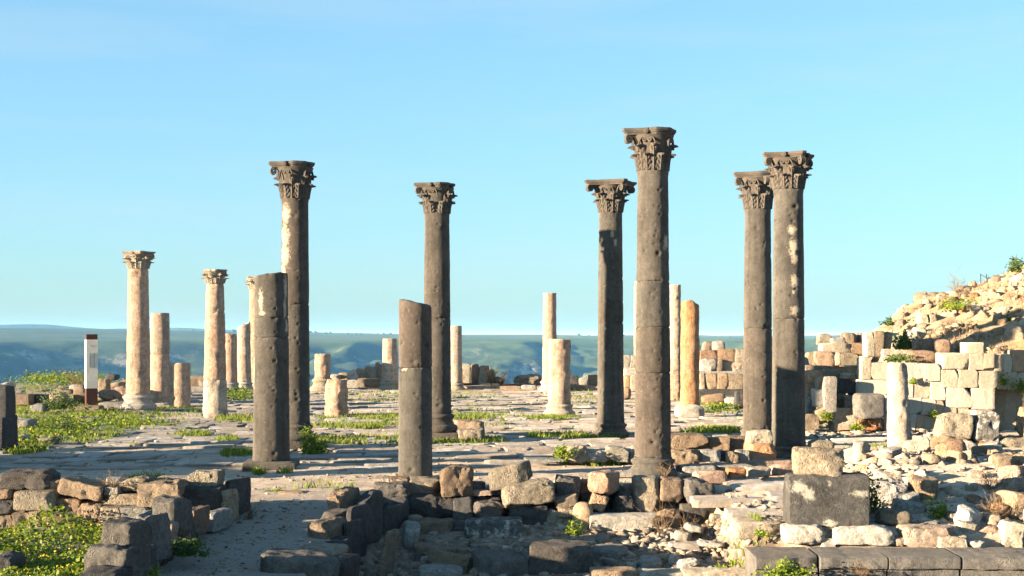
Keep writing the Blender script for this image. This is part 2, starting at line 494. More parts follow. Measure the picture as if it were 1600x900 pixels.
# pale mountains far behind the plateau, on the left
ux = np.linspace(-7300, 6200, 180)
uy = np.linspace(6800, 8600, 26)
X, Y = np.meshgrid(ux, uy)
prof = np.interp(X / 0.7, [-10400, -5600, -3720, -3480, -3040, -2480, -1680, -1000, 1200, 3600, 8800], [135, 135, 122, 134, 80, 94, 52, 12, 8, 18, 50]) * 0.46
zt = -40 + (prof + 40 + 9 * fbm(np.stack([X / 300, Y / 300, 0 * X], -1), 51, 4)) * np.sin(np.clip((Y - 6800) / 1800, 0, 1) * math.pi)
ridge = new('far_ridge', grid_mesh('far_ridge', X, Y, zt), M['far'])
ridge['kind'] = 'structure'

# tree line on the plateau rim
def blob_mesh(name, pts, seed=0, tris=False):
    """many small uneven stones or tufts in one mesh: pts rows are x, y, z, sx, sy, sz"""
    rs = np.random.RandomState(seed)
    iv = np.array([(x, y, z) for z in (-1, 1) for y in (-1, 1) for x in (-1, 1)], float) * 0.72
    fi = np.array([(0, 2, 3, 1), (4, 5, 7, 6), (0, 1, 5, 4), (2, 6, 7, 3), (0, 4, 6, 2), (1, 3, 7, 5)])
    pts = np.asarray(pts, float)
    n = len(pts)
    v = np.repeat(iv[None], n, 0) * (1 + 0.75 * (rs.rand(n, 8, 3) - 0.62)) * rs.uniform(0.55, 1.35, (n, 1, 3))
    ax = rs.randn(n, 3)
    ax /= np.linalg.norm(ax, axis=1)[:, None]
    an = rs.rand(n) * 6.28
    K = np.zeros((n, 3, 3))
    K[:, 0, 1], K[:, 0, 2], K[:, 1, 0], K[:, 1, 2], K[:, 2, 0], K[:, 2, 1] = -ax[:, 2], ax[:, 1], ax[:, 2], -ax[:, 0], -ax[:, 1], ax[:, 0]
    Rm = np.eye(3)[None] + np.sin(an)[:, None, None] * K + (1 - np.cos(an))[:, None, None] * (K @ K)
    v = np.einsum('nij,nkj->nki', Rm, v)
    v = v * pts[:, None, 3:6] + pts[:, None, 0:3]
    f = (fi[None] + 8 * np.arange(n)[:, None, None]).reshape(-1, 4)
    return mesh(name, v.reshape(-1, 3), f, smooth=False)

rs = np.random.RandomState(4)
pts = []
for k in range(110):
    X0 = rs.uniform(-2400, -300) if rs.rand() < 0.8 else rs.uniform(-300, 1500)
    Y0 = rs.uniform(5700, 6000)
    z0 = np.interp(X0, [-3500, -1600, -900, -600, 0, 500, 900, 2500], [27, 24, 17, 8, 5, 2, -6, -8])
    s = rs.uniform(2.5, 6)
    pts.append((X0, Y0, z0 + s * 0.4, s * rs.uniform(0.8, 1.8), s, s))
tl = new('tree_line', blob_mesh('tree_line', pts, 7), M['shrub'])
tl['kind'] = 'stuff'
tl['label'] = 'thin line of tiny trees along the far plateau skyline'

# hillside on the right behind the limestone wall
def hz(x, y):
    x = np.asarray(x, float)
    y = np.asarray(y, float)
    sc = 40.0 / y
    crest = np.interp(x * sc, [8.6, 9.4, 9.9, 10.4, 11.06, 11.9, 12.7, 13.6, 16, 24, 40], [0.0, 1.35, 2.15, 2.65, 2.95, 3.05, 3.4, 3.72, 4.6, 7.0, 9.0])
    low = np.interp(x, [8.2, 8.9, 9.3, 10.5, 20], [0.0, 0.9, 1.15, 1.45, 1.6])
    low = np.minimum(low, crest)
    z = low + (crest - low) * np.clip((y - 32.2) / 7.6, 0, 1) ** 0.8
    z = z * S(62, 44, y)
    p = np.stack([x, y, np.zeros_like(x)], -1)
    return z + (0.16 * fbm(p * 0.9, 61, 4) + 0.07 * fbm(p * 4, 71, 3)) * S(0.2, 1.0, z)
ux = np.concatenate([np.arange(8.2, 16, 0.1), np.geomspace(16.2, 60, 30)])
uy = np.concatenate([np.arange(31.9, 44, 0.12), np.geomspace(44.2, 64, 20)])
X, Y = np.meshgrid(ux, uy)
hill_m = None
def hill_mat():
    m, nt, b = nodes('hill_earth')
    g = N(nt, 'ShaderNodeNewGeometry')
    v = g.outputs['Position']
    c = mix(nt, ramp(nt, noise_n(nt, v, 1.6, 6, 0.7), [(0.35, 0.0), (0.65, 1.0)]), (0.24, 0.16, 0.095), (0.38, 0.275, 0.18))
    c = mix(nt, ramp(nt, noise_n(nt, v, 0.9, 5, 0.7), [(0.56, 0.0), (0.68, 0.8)]), c, (0.16, 0.16, 0.055))
    gr = ramp(nt, noise_n(nt, v, 22.0, 4, 0.8), [(0.3, 0.65), (0.7, 1.3)])
    nt.links.new(mix(nt, 1.0, c, gr, 'MULTIPLY'), b.inputs['Base Color'])
    b.inputs['Roughness'].default_value = 0.95
    bump(nt, b, noise_n(nt, v, 7.0, 8, 0.75), 1.0, 0.06)
    return m
M['hill'] = hill_mat()
Z = hz(X, Y)
Z[0, :] = -0.6
hillside = new('hillside', grid_mesh('hillside', X, Y, Z), M['hill'])
hillside['kind'] = 'structure'

# haze: one closed box of even, pale air round everything
hv = np.array([(x, y, z) for z in (-384, 82) for y in (-43000, 43000) for x in (-43000, 43000)], float)
hm, nt, b = nodes('haze_air')
nt.nodes.remove(b)
pv = N(nt, 'ShaderNodeVolumePrincipled')
pv.inputs['Color'].default_value = (0.16, 0.48, 1.0, 1)
pv.inputs['Density'].default_value = 0.00006
pv.inputs['Absorption Color'].default_value = (0.75, 0.75, 0.75, 1)
pv.inputs['Anisotropy'].default_value = 0.0
nt.links.new(pv.outputs[0], nt.nodes['Material Output'].inputs['Volume'])
haze = new('haze', mesh('haze', hv, [(0, 2, 3, 1), (4, 5, 7, 6), (0, 1, 5, 4), (2, 6, 7, 3), (0, 4, 6, 2), (1, 3, 7, 5)], smooth=False), hm)
haze['kind'] = 'stuff'
haze['label'] = 'pale blue haze over the valley'

# ------------------------------------------------------------------ stones
_cube = {}
def cube_lattice(n):
    if n in _cube:
        return _cube[n]
    key, v, f = {}, [], []
    def vid(a, b, c):
        k = (a, b, c)
        if k not in key:
            key[k] = len(v)
            v.append((2 * a / n - 1, 2 * b / n - 1, 2 * c / n - 1))
        return key[k]
    for ax in range(3):
        for s in (0, n):
            for i in range(n):
                for j in range(n):
                    q = []
                    for (di, dj) in ((0, 0), (1, 0), (1, 1), (0, 1)):
                        c = [0, 0, 0]
                        c[ax] = s
                        c[(ax + 1) % 3] = i + di
                        c[(ax + 2) % 3] = j + dj
                        q.append(vid(*c))
                    f.append(q if s else q[::-1])
    _cube[n] = (np.array(v), np.array(f))
    return _cube[n]

def rock_mesh(sx, sy, sz, seed, k=9.0, rough=0.05, cuts=3, n=16, warp=0.10):
    rs = np.random.RandomState(seed)
    v, f = cube_lattice(n)
    r = (np.abs(v) ** k).sum(1) ** (1.0 / k)
    q = v / r[:, None]
    off = (rs.rand(2, 2, 2, 3) - 0.5) * 2 * warp
    u = (q + 1) / 2
    d = 0
    for a in (0, 1):
        for b in (0, 1):
            for c in (0, 1):
                w = (u[:, 0] if a else 1 - u[:, 0]) * (u[:, 1] if b else 1 - u[:, 1]) * (u[:, 2] if c else 1 - u[:, 2])
                d = d + w[:, None] * off[a, b, c]
    q = q + d
    for _ in range(cuts + (4 if n > 9 else 1)):
        nv = rs.choice([-1, 1], 3) * (0.25 + rs.rand(3))
        if rs.rand() < 0.6:
            nv[rs.randint(3)] *= 0.12
        nv /= np.linalg.norm(nv)
        m = (q @ nv)
        lim = m.max() * rs.uniform(0.80, 0.97)
        ex = np.maximum(m - lim, 0)
        q = q - ex[:, None] * nv
    hs = np.array([sx, sy, sz]) / 2
    pw = q * hs
    s = min(sx, sy, sz)
    nn = q / np.maximum(np.linalg.norm(q, axis=1), 1e-6)[:, None]
    fr = 2.6 / max(s, 0.05)
    disp = rough * s * (fbm(pw * fr * 0.6 + seed % 97, seed % 1000, 3) * 1.2 + 0.6 * fbm(pw * fr * 2.2 + seed % 89, seed % 977, 3, 0.6))
    if n > 9:
        q2 = fbm(pw * 11.0 + seed % 83, seed % 911, 3, 0.6)
        disp = disp + 0.028 * min(s, 0.5) * 2 * rough / 0.05 * (np.minimum(q2, 0.05) * 1.3)
    pw = pw + nn * disp[:, None]
    pw[:, 2] += sz / 2
    return mesh('stone', pw, f, smooth=True, sharp=28)

_seed = [100]
def rect_stone(name, e, parent=None, k=14.0, rough=0.08, n=18, extra=1.05):
    """e = (x0, y0, x1, y1, front depth, thickness, material[, turn about z, tilt about y, options])"""
    x0, y0, x1, y1, d, t, mt = e[:7]
    rz = e[7] if len(e) > 7 else 0.0
    ry = e[8] if len(e) > 8 else 0.0
    op = e[9] if len(e) > 9 else {}
    _seed[0] += 7
    rq = random.Random(_seed[0])
    if 'k' not in op and k == 14.0:
        k = rq.choice([6, 9, 14, 20, 30])
    if 'rough' not in op and rough == 0.08:
        rough = rq.choice([0.035, 0.06, 0.09, 0.12])
    k, rough, n = op.get('k', k), op.get('rough', rough), op.get('n', n)
    zb = H - (y1 - HY) * d / F
    zt = H - (y0 - HY) * (d + 0.45 * t) / F
    w = (x1 - x0) * (d + 0.1 * t) / F
    cx = ((x0 + x1) / 2 - 800) * (d + 0.1 * t) / F
    h = max(zt - zb, 0.05)
    if rz:
        c, s_ = abs(math.cos(R(rz))), abs(math.sin(R(rz)))
        w = max((w - t * s_) / c, 0.35 * w)
    if ry:
        c, s_ = abs(math.cos(R(ry))), abs(math.sin(R(ry)))
        w2 = max((w * c - h * s_) / max(c * c - s_ * s_, 0.3), 0.4 * w)
        h2 = max((h * c - w * s_) / max(c * c - s_ * s_, 0.3), 0.4 * h)
        w, h = w2, h2
    me = rock_mesh(w * extra, t, h * extra, _seed[0], k, rough, op.get('cuts', 3), n, op.get('warp', 0.09))
    # the mesh is centred so that tilts turn about its middle
    vv = np.empty(len(me.vertices) * 3, np.float32)
    me.vertices.foreach_get('co', vv)
    vv = vv.reshape(-1, 3)
    vv[:, 2] -= h * extra / 2
    me.vertices.foreach_set('co', vv.ravel())
    loc = Vector((cx, d + t / 2, (zb + zt) / 2))
    if parent:
        loc = loc - parent.location
    if op.get('spots'):
        at = me.attributes.new('patch', 'FLOAT', 'POINT')
        val = np.zeros(len(vv))
        for (ax_, az_, ra, rb) in op['spots']:
            val = np.maximum(val, np.where(vv[:, 1] < 0.1 * t, 1.15 - np.sqrt(((vv[:, 0] - ax_ * w) / ra) ** 2 + ((vv[:, 2] - az_ * h) / rb) ** 2), 0))
        at.data.foreach_set('value', val.astype(np.float32))
    return new(name, me, M[mt], parent, loc, (0, R(ry), R(rz)))

def wall(name, label, cat, rects, loc, core=(), part='stone', group=None, **kw):
    w = thing(name, label, cat, loc, group)
    for e in rects:
        rect_stone(part, e, w, **kw)
    for (x, y, z, sx, sy, sz) in core:
        _seed[0] += 3
        new('rubble_core', rock_mesh(sx, sy, sz, _seed[0], 10, 0.10, 2, 14), M['earth'], w, Vector((x, y, z)) - w.location)
    return w

def loose(name, label, cat, e, group=None, **kw):
    o = rect_stone(name, e, None, **kw)
    return tag(o, label, cat, group)

# ------------------------------------------------------------------ columns
def lathe(prof, nt_, seed=0, rough=0.006, freq=6.0, sharp=40):
    prof = np.array(prof, float)
    th = np.linspace(0, 2 * math.pi, nt_, endpoint=False)
    r, z = prof[:, 0], prof[:, 1]
    Pm = np.stack([r[:, None] * np.sin(th)[None], -r[:, None] * np.cos(th)[None], np.repeat(z[:, None], nt_, 1)], -1)
    dsp = rough * fbm(Pm * freq + seed, seed, 3)
    Pm[..., 0] += dsp * np.sin(th)
    Pm[..., 1] -= dsp * np.cos(th)
    m = len(prof)
    idx = np.arange(m * nt_).reshape(m, nt_)
    nx = np.roll(idx, -1, 1)
    f = np.stack([idx[:-1], nx[:-1], nx[1:], idx[1:]], -1).reshape(-1, 4).tolist()
    v = Pm.reshape(-1, 3).tolist()
    c0, c1 = len(v), len(v) + 1
    v += [(0, 0, z[0]), (0, 0, z[-1])]
    f += [(c0, nx[0, i], idx[0, i]) for i in range(nt_)] + [(c1, idx[-1, i], nx[-1, i]) for i in range(nt_)]
    return mesh('turned', v, f, sharp=sharp)

def drum_mesh(h, r0, r1, seed, rough=0.006, pits=0, chip=0.015, top=None, na=72, dz=0.02, spots=(), coarse=0.0, lipb=0.0, lipt=0.0):
    rs = np.random.RandomState(seed)
    nz = max(int(h / dz), 6)
    z = np.linspace(0, h, nz + 1)
    z = np.sort(np.concatenate([z, [0.006, h - 0.006]]))
    th = np.linspace(-math.pi, math.pi, na, endpoint=False)
    T, Zz = np.meshgrid(th, z)
    rr = r0 + (r1 - r0) * (Zz / h)
    rr = rr + lipb * np.exp(-Zz / 0.05) + lipt * np.exp(-(h - Zz) / 0.04)
    p = np.stack([rr * np.sin(T), -rr * np.cos(T), Zz], -1)
    rr = rr + rough * (fbm(p * 2.2 + seed, seed, 3) * 0.9 + 0.5 * fbm(p * 13 + seed, seed + 5, 3))
    if coarse:
        cc = fbm(p * 5.5 + seed, seed + 9, 4)
        rr = rr - coarse * np.maximum(cc, -0.2)
    for _ in range(pits):
        t0, z0 = rs.uniform(-math.pi, math.pi), rs.uniform(0, h)
        a = rs.choice([0.011, 0.015, 0.02, 0.03], p=[0.35, 0.35, 0.25, 0.05]) if na > 60 else rs.choice([0.02, 0.03, 0.045])
        el = rs.uniform(0.7, 1.7)
        dt = (np.abs((T - t0 + math.pi) % (2 * math.pi) - math.pi)) * r0
        g = np.exp(-((dt / (a * el)) ** 2 + ((Zz - z0) / a) ** 2))
        rr = rr - g * a * rs.uniform(0.6, 1.3)
    e = np.minimum(Zz, h - Zz)
    nzz = fbm(np.stack([np.sin(T) * 3, np.cos(T) * 3, (Zz > h / 2) * 5.0], -1) + seed, seed + 3, 3)
    rr = rr - chip * np.exp(-e / 0.025) * np.maximum(nzz, 0) * 2.2 - 0.014 * np.exp(-e / 0.007)
    px, py = rr * np.sin(T), -rr * np.cos(T)
    pz = Zz.copy()
    if top is not None:
        w = np.clip((Zz - h * 0.45) / (h * 0.55), 0, 1)
        pz = pz + w * top(px, py)
    v = np.stack([px, py, pz], -1)
    m = len(z)
    idx = np.arange(m * na).reshape(m, na)
    nx = np.roll(idx, -1, 1)
    f = np.stack([idx[:-1], nx[:-1], nx[1:], idx[1:]], -1).reshape(-1, 4).tolist()
    vl = v.reshape(-1, 3)
    c0, c1 = len(vl), len(vl) + 1
    vl = np.concatenate([vl, [[0, 0, 0], [0, 0, pz[-1].mean()]]])
    f += [(c0, nx[0, i], idx[0, i]) for i in range(na)] + [(c1, idx[-1, i], nx[-1, i]) for i in range(na)]
    me = mesh('drum', vl, f, sharp=42)
    if spots is not None:
        val = np.zeros(T.shape)
        for (a0, z0, ra, rb) in spots:
            dt = (np.abs((T - R(a0) + math.pi) % (2 * math.pi) - math.pi)) * r0
            val = np.maximum(val, 1.15 - np.sqrt((dt / ra) ** 2 + ((Zz - z0) / rb) ** 2))
        at = me.attributes.new('patch', 'FLOAT', 'POINT')
        at.data.foreach_set('value', np.concatenate([val.ravel(), [0, 0]]).astype(np.float32))
    return me

def attic(r, h, plinth_h=0.0):
    """torus, fillet, scotia, upper torus"""
    pr = [(r * 1.30, 0.0)]
    for a in np.linspace(-80, 80, 9):
        pr.append((r * 1.24 + 0.16 * h * math.cos(R(a)) * 1.0, h * 0.2 + h * 0.19 * math.sin(R(a))))
    pr += [(r * 1.2, h * 0.42), (r * 1.2, h * 0.47), (r * 1.12, h * 0.53), (r * 1.10, h * 0.6), (r * 1.14, h * 0.67), (r * 1.14, h * 0.70)]
    for a in np.linspace(-75, 75, 7):
        pr.append((r * 1.11 + 0.10 * h * math.cos(R(a)), h * 0.80 + h * 0.10 * math.sin(R(a))))
    pr += [(r * 1.06, h * 0.92), (r * 1.05, h)]
    return pr

def strip_solid(name, Pf, Pb):
    """closed shell between a front grid and a back grid"""
    a, b = Pf.shape[:2]
    v = np.concatenate([Pf.reshape(-1, 3), Pb.reshape(-1, 3)])
    I = np.arange(a * b).reshape(a, b)
    J = I + a * b
    f = [(I[i, j], I[i, j + 1], I[i + 1, j + 1], I[i + 1, j]) for i in range(a - 1) for j in range(b - 1)]
    f += [(J[i, j], J[i + 1, j], J[i + 1, j + 1], J[i, j + 1]) for i in range(a - 1) for j in range(b - 1)]
    for i in range(a - 1):
        f += [(I[i, 0], I[i + 1, 0], J[i + 1, 0], J[i, 0]), (I[i, -1], J[i, -1], J[i + 1, -1], I[i + 1, -1])]
    for j in range(b - 1):
        f += [(I[0, j], J[0, j], J[0, j + 1], I[0, j + 1]), (I[-1, j], I[-1, j + 1], J[-1, j + 1], J[-1, j])]
    return mesh(name, v, f, sharp=50)

# a unit capital: neck radius 1, height 2.45; parts share these meshes
def leaf_mesh(w, hgt, rbase, curl, seed):
    nu, nv = 19, 30
    u = np.linspace(-1, 1, nu)
    vv = np.linspace(0, 1, nv)
    Pf = np.zeros((nv, nu, 3))
    Pb = np.zeros((nv, nu, 3))
    for j, t in enumerate(vv):
        lob = 1 + 0.36 * abs(math.sin(t * math.pi * 3.6)) - 0.24
        wd = w * lob * (1.0 - 0.25 * t) * (1 if t < 0.8 else math.sqrt(max(0.05, 1 - ((t - 0.8) / 0.21) ** 2)))
        if t < 0.72:
            ro, zz = rbase + 0.06 + 0.16 * t + 0.10 * t * t, hgt * t / 0.84
        else:
            a = (t - 0.72) / 0.28 * 2.7
            cr = curl
            ro = rbase + 0.06 + 0.16 * .72 + 0.10 * .52 + cr * (1 - math.cos(a))
            zz = hgt * 0.72 / 0.84 + cr * math.sin(a)
        for i, q in enumerate(u):
            rib = 0.085 * (0.5 + 0.5 * math.cos((abs(q) * 1.1 - t * 3.6) * math.pi * 2)) * min(1, abs(q) * 3) + 0.11 * math.exp(-(q / 0.12) ** 2)
            back = 0.20 * q ** 4 + 0.05 * q * q
            r_ = ro + rib - back
            an = q * wd / max(ro, 0.5)
            Pf[j, i] = (r_ * math.sin(an), -r_ * math.cos(an), zz)
            r_ = ro - 0.14 - back - 0.02
            Pb[j, i] = (r_ * math.sin(an), -r_ * math.cos(an), zz - (0.05 if t > 0.8 else 0))
    return strip_solid('leaf', Pf, Pb)

def ribbon_mesh(name, curve, width, thick):
    c = np.array(curve, float)          # (r, z) pairs in the plane x = 0, outwards is -y
    d = np.gradient(c, axis=0)
    d /= np.maximum(np.linalg.norm(d, axis=1), 1e-6)[:, None]
    nrm = np.stack([-d[:, 1], d[:, 0]], 1)
    Pf, Pb = [], []
    for s, arr in ((1, Pf), (-1, Pb)):
        e = c + nrm * thick / 2 * s
        for k in (-1, -0.4, 0, 0.4, 1):
            cc = e - nrm * s * thick * (0.22 if abs(k) == 0.4 else 0)
            arr.append(np.stack([np.full(len(e), k * width / 2), -cc[:, 0], cc[:, 1]], 1))
    return strip_solid(name, np.array(Pf), np.array(Pb))

def volute_curve(r0, z0, r1, z1, rad, turns=1.8):
    pts = []
    for t in np.linspace(0, 1, 9):
        a = t * math.pi / 2
        pts.append((r0 + (r1 - r0) * (1 - math.cos(a)), z0 + (z1 - z0) * math.sin(a)))
    cx, cz = r1, z1 - rad
    for t in np.linspace(0.05, 1, 34):
        rr = rad * (1 - 0.86 * t)
        a = math.pi / 2 - t * turns * 2 * math.pi
        pts.append((cx + rr * math.cos(a), cz + rr * math.sin(a)))
    return pts

CAP = {}
CAP['leaf_low'] = leaf_mesh(0.37, 0.92, 1.0, 0.19, 1)
CAP['leaf_high'] = leaf_mesh(0.40, 1.55, 0.98, 0.24, 2)
CAP['volute'] = ribbon_mesh('volute', volute_curve(1.12, 1.15, 1.80, 2.08, 0.27), 0.34, 0.10)
CAP['helix'] = ribbon_mesh('helix', [(x, z) for x, z in volute_curve(0.62, 1.25, 0.20, 1.98, 0.18, -1.4)], 0.16, 0.08)
CAP['bell'] = lathe([(0.98, 0.0), (1.0, 0.03), (0.99, 0.5), (1.02, 1.0), (1.10, 1.4), (1.25, 1.75), (1.42, 2.0), (1.46, 2.06), (1.30, 2.08)], 40, 3, 0.03, 3.0)
CAP['fleuron'] = rock_mesh(0.42, 0.24, 0.34, 991, 3.0, 0.16, 2, 7)

def abacus_mesh(clip=(), seed=0):
    pts = []
    for q in range(4):
        a = R(45 + 90 * q)
        c, s_ = math.cos(a), math.sin(a)
        R0 = 2.22
        e = 0.17
        p0 = np.array([c * R0 + s_ * e, s_ * R0 - c * e])
        p1 = np.array([c * R0 - s_ * e, s_ * R0 + c * e])
        pts += [p0, p1]
        a2 = R(45 + 90 * (q + 1))
        p2 = np.array([math.cos(a2) * R0 + math.sin(a2) * e, math.sin(a2) * R0 - math.cos(a2) * e])
        mid = R(90 + 90 * q)
        inn = np.array([math.cos(mid), math.sin(mid)])
        for t in np.linspace(0, 1, 9)[1:-1]:
            pts.append(p1 + (p2 - p1) * t - inn * 0.34 * 4 * t * (1 - t) * 0.8)
    pts = np.array(pts)
    for (ang, lim) in clip:
        nv = np.array([math.sin(R(ang)), -math.cos(R(ang))])
        ex = np.maximum(pts @ nv - lim, 0)
        pts = pts - ex[:, None] * nv
    levels = [(2.06, 0.88), (2.16, 0.90), (2.20, 0.955), (2.26, 0.96), (2.28, 1.0), (2.44, 1.0), (2.45, 0.97)]
    n = len(pts)
    v = np.array([[x * s, y * s, z] for z, s in levels for x, y in pts])
    v = v + 0.03 * np.stack([fbm(v * 2.5 + seed, seed, 3), fbm(v * 2.5 + 9 + seed, seed, 3), 0.7 * fbm(v * 2.5 + 19 + seed, seed, 3)], -1)
    f = []
    for l in range(len(levels) - 1):
        for i in range(n):
            j = (i + 1) % n
            f.append((l * n + i, l * n + j, (l + 1) * n + j, (l + 1) * n + i))
    f.append(list(range(n))[::-1])
    f.append([(len(levels) - 1) * n + i for i in range(n)])
    return mesh('abacus', v, f, sharp=35)

def capital(parent, z, r, turn, mt, clip=(), lost=(), hs=1.0, aw=0.94):
    """z of the neck, r neck radius, turn about z in degrees"""
    def put(nm, key, rot, par, me=None):
        base = me or CAP[key]
        kk = (key, mt)
        if me is None:
            if kk not in CAP:
                CAP[kk] = base.copy()
                CAP[kk].materials.clear()
                CAP[kk].materials.append(M[mt])
            base = CAP[kk]
        return new(nm, base, M[mt], par, (0, 0, 0), (0, 0, R(rot)))
    bell = put('capital', 'bell', 0, parent)
    bell.location = (0, 0, z)
    bell.scale = (r, r, r * hs)
    bell.rotation_euler = (0, 0, R(turn))
    rng = random.Random(int(z * 1000) + int(turn) + int(r * 5000))
    for k in range(8):
        o = put('acanthus_leaf', 'leaf_low', 45 * k + rng.uniform(-2, 2), bell)
        o.scale = (1, 1, rng.uniform(0.92, 1.04))
    for k in range(8):
        if ('h', k) in lost:
            continue
        o = put('acanthus_leaf', 'leaf_high', 45 * k + 22.5 + rng.uniform(-2, 2), bell)
        o.scale = (1, 1, rng.uniform(0.92, 1.03))
    for k in range(4):
        if ('v', k) not in lost:
            put('volute', 'volute', 45 + 90 * k, bell).scale = (aw, aw, 1)
        if ('f', k) not in lost:
            o = put('fleuron', 'fleuron', 90 * k, bell)
            a = R(90 * k)
            o.location = (1.42 * math.sin(a), -1.42 * math.cos(a), 2.1)
        for s_ in (-1, 1):
            a = R(90 * k)
            o = put('helix', 'helix', 90 * k + 90, bell)
            if s_ < 0:
                o.rotation_euler = (0, 0, R(90 * k - 90))
            o.location = (1.26 * math.sin(a), -1.26 * math.cos(a), 0)
    put('abacus', 'abacus', 0, bell, abacus_mesh(clip, int(z * 100) + int(turn))).scale = (aw, aw, 1)
    if aw < 0.9:
        for o in bell.children:
            if o.name.startswith('fleuron'):
                o.location = (o.location.x * aw, o.location.y * aw, o.location.z)
    return bell

def column(name, label, px, yb, ytop, w0, w1, mt, joints=(), cap_y=None, base=None, plinth=None, turn=-23, clip=(), lost=(), spots=(), top=None,
           rough=0.006, pits=0, coarse=0.0, lean=(0, 0), group=None, seed=0, na=96, dz=0.015, neck=True, capmat=None, basemat=None, z0=0.0, caphs=1.0, cat='column', basew=1.0, lipt=0.0, bump_base=False, aw=0.94):
    d = F * (H - z0) / (yb - HY)
    s = d / F
    c = thing(name, label, cat, ((px - 800) * s, d, z0), group, (R(lean[1]), R(lean[0]), 0))
    zt = z0 * 0 + (yb - ytop) * s
    r0, r1 = w0 * s / 2, w1 * s / 2
    z = 0.0
    if plinth:
        ph, pw, rot = plinth
        new('plinth', rock_mesh(pw, pw, ph + 0.08, seed + 5, 22, 0.02, 1, 8, 0.02), M[basemat or mt], c, (0, 0, -0.08), (0, 0, R(rot)))
        z += ph
    if base:
        bh = base
        if bump_base:
            new('base', rock_mesh(r0 * 3.0 * basew, r0 * 3.0 * basew, bh * 1.05 + 0.04, seed + 6, 4, 0.09, 3, 10), M[basemat or mt], c, (0, 0, z - 0.04))
        else:
            pr = [(a * basew, b_) for a, b_ in attic(r0, bh)]
            new('base', lathe(pr, 48, seed + 2, 0.012, 5.0), M[basemat or mt], c, (0, 0, z))
        z += bh
    zc = zt if cap_y is None else (yb - cap_y) * s
    zs = [z] + [(yb - j) * s for j in joints] + [zc]
    for i in range(len(zs) - 1):
        a, b_ = zs[i], zs[i + 1]
        f0, f1 = (a - zs[0]) / (zc - zs[0]), (b_ - zs[0]) / (zc - zs[0])
        ra, rb = r0 + (r1 - r0) * f0 ** 1.3, r0 + (r1 - r0) * f1 ** 1.3
        last = i == len(zs) - 2
        sp = [(an, (yb - yy) * s - a, sa * s, sb * s) for (an, yy, sa, sb) in spots]
        me = drum_mesh(b_ - a, ra, rb, seed * 13 + i * 5 + 1, rough, int(pits * (b_ - a)), 0.035 if mt == 'shaft' else 0.045, top if (last and cap_y is None) else None,
                       na, dz, sp, coarse if not isinstance(coarse, (list, tuple)) else coarse[i], 0.0 if i else 0.012, (0.018 if (last and neck and cap_y is not None) else 0.0) + (lipt if last else 0))
        dr = new('drum', me, M[mt], c, (0, 0, a))
        dr.rotation_euler = (0, 0, 0)
    if cap_y is not None:
        hcap = zt - zc
        rn = r1 * 0.97
        capital(c, zc, rn, turn, capmat or 'carve', clip, lost, hcap / (2.45 * rn), aw)
    return c

def slope(ax, ay, amp, seed):
    return lambda x, y: ax * x + ay * y + amp * fbm(np.stack([x, y, 0 * x], -1) * 6 + seed, seed, 3)

OCT = 'basalt columns standing in an octagon'
KW = dict(mt='shaft', pits=60, seed=1, group=OCT)
column('basalt_column', 'tallest nearest basalt column with corinthian capital, its front corner broken off', 1020, 745, 203, 57, 47, joints=(582, 511, 440), cap_y=268, base=0.285, lost=(('v', 0), ('v', 1), ('f', 1), ('h', 1)), clip=((45, 1.6), (135, 1.5)), aw=1.02,
       spots=((50, 380, 8, 18),), **{**KW, 'seed': 11, 'pits': 75})
column('basalt_column', 'basalt column with a row of pale lime patches, rightmost of the tall ones', 1232, 718, 240, 52, 45, joints=(498,), cap_y=296, base=0.24,
       spots=((6, 361, 10, 10), (10, 388, 11, 20), (14, 405, 8, 12), (14, 440, 10, 13), (14, 486, 11, 10), (8, 457, 4, 4)), **{**KW, 'seed': 12})
column('basalt_column', 'basalt column half hidden behind the lime-patched one on the right', 1184, 690, 270, 46, 40, joints=(513,), cap_y=327, base=0.25, turn=-30, clip=((40, 1.7), (135, 1.7)), lost=(('v', 1), ('f', 0)),
       spots=(), **{**KW, 'seed': 13})
column('basalt_column', 'basalt column with shaded shaft and whole capital, just left of the nearest tall column', 954, 683, 283, 42, 36, joints=(505, 472), cap_y=332, base=0.30, turn=-18, aw=1.18,
       spots=((5, 367, 4, 8), (20, 380, 4, 8)), **{**KW, 'seed': 14})
column('basalt_column', 'basalt column with capital rising behind the slant-topped stump near the centre', 683, 688, 287, 44, 38, joints=(497,), cap_y=334, base=0.38, plinth=(0.16, 0.78, 4), turn=-22, clip=((48, 1.66), (135, 1.55)), lost=(('v', 0), ('v', 1), ('h', 0)),
       **{**KW, 'seed': 15})
column('basalt_column', 'basalt column with large pale lime patches on its sunlit side and a capital', 461, 702, 254, 46, 41, joints=(476,), cap_y=311, base=0.29, plinth=(0.17, 0.72, 8), turn=-25, clip=((46, 1.6), (135, 1.6)), lost=(('v', 0), ('v', 1), ('h', 7)),
       spots=((-38, 335, 14, 20), (-42, 370, 13, 28), (-42, 400, 15, 24), (-50, 430, 9, 30), (-60, 520, 7, 40), (-62, 600, 6, 40), (-60, 640, 6, 30)), **{**KW, 'seed': 16})
column('basalt_column', 'broken basalt column without capital on a square plinth, lichened at its shaded top edge', 424, 731, 429, 57, 51, joints=(527, 496), plinth=(0.115, 0.80, 3), top=slope(0.12, 0, 0.03, 3),
       spots=((-30, 470, 6, 26), (-25, 490, 9, 5), (68, 450, 6, 24), (62, 480, 5, 24), (72, 510, 5, 16), (-70, 580, 4, 40)), **{**KW, 'seed': 17})
column('basalt_column', 'broken basalt column stump with slanting top, standing behind the rubble wall', 649, 746, 472, 53, 51, joints=(574,), top=slope(-0.22, 0, 0.02, 5),
       spots=((-40, 577, 10, 3),), **{**KW, 'seed': 18})

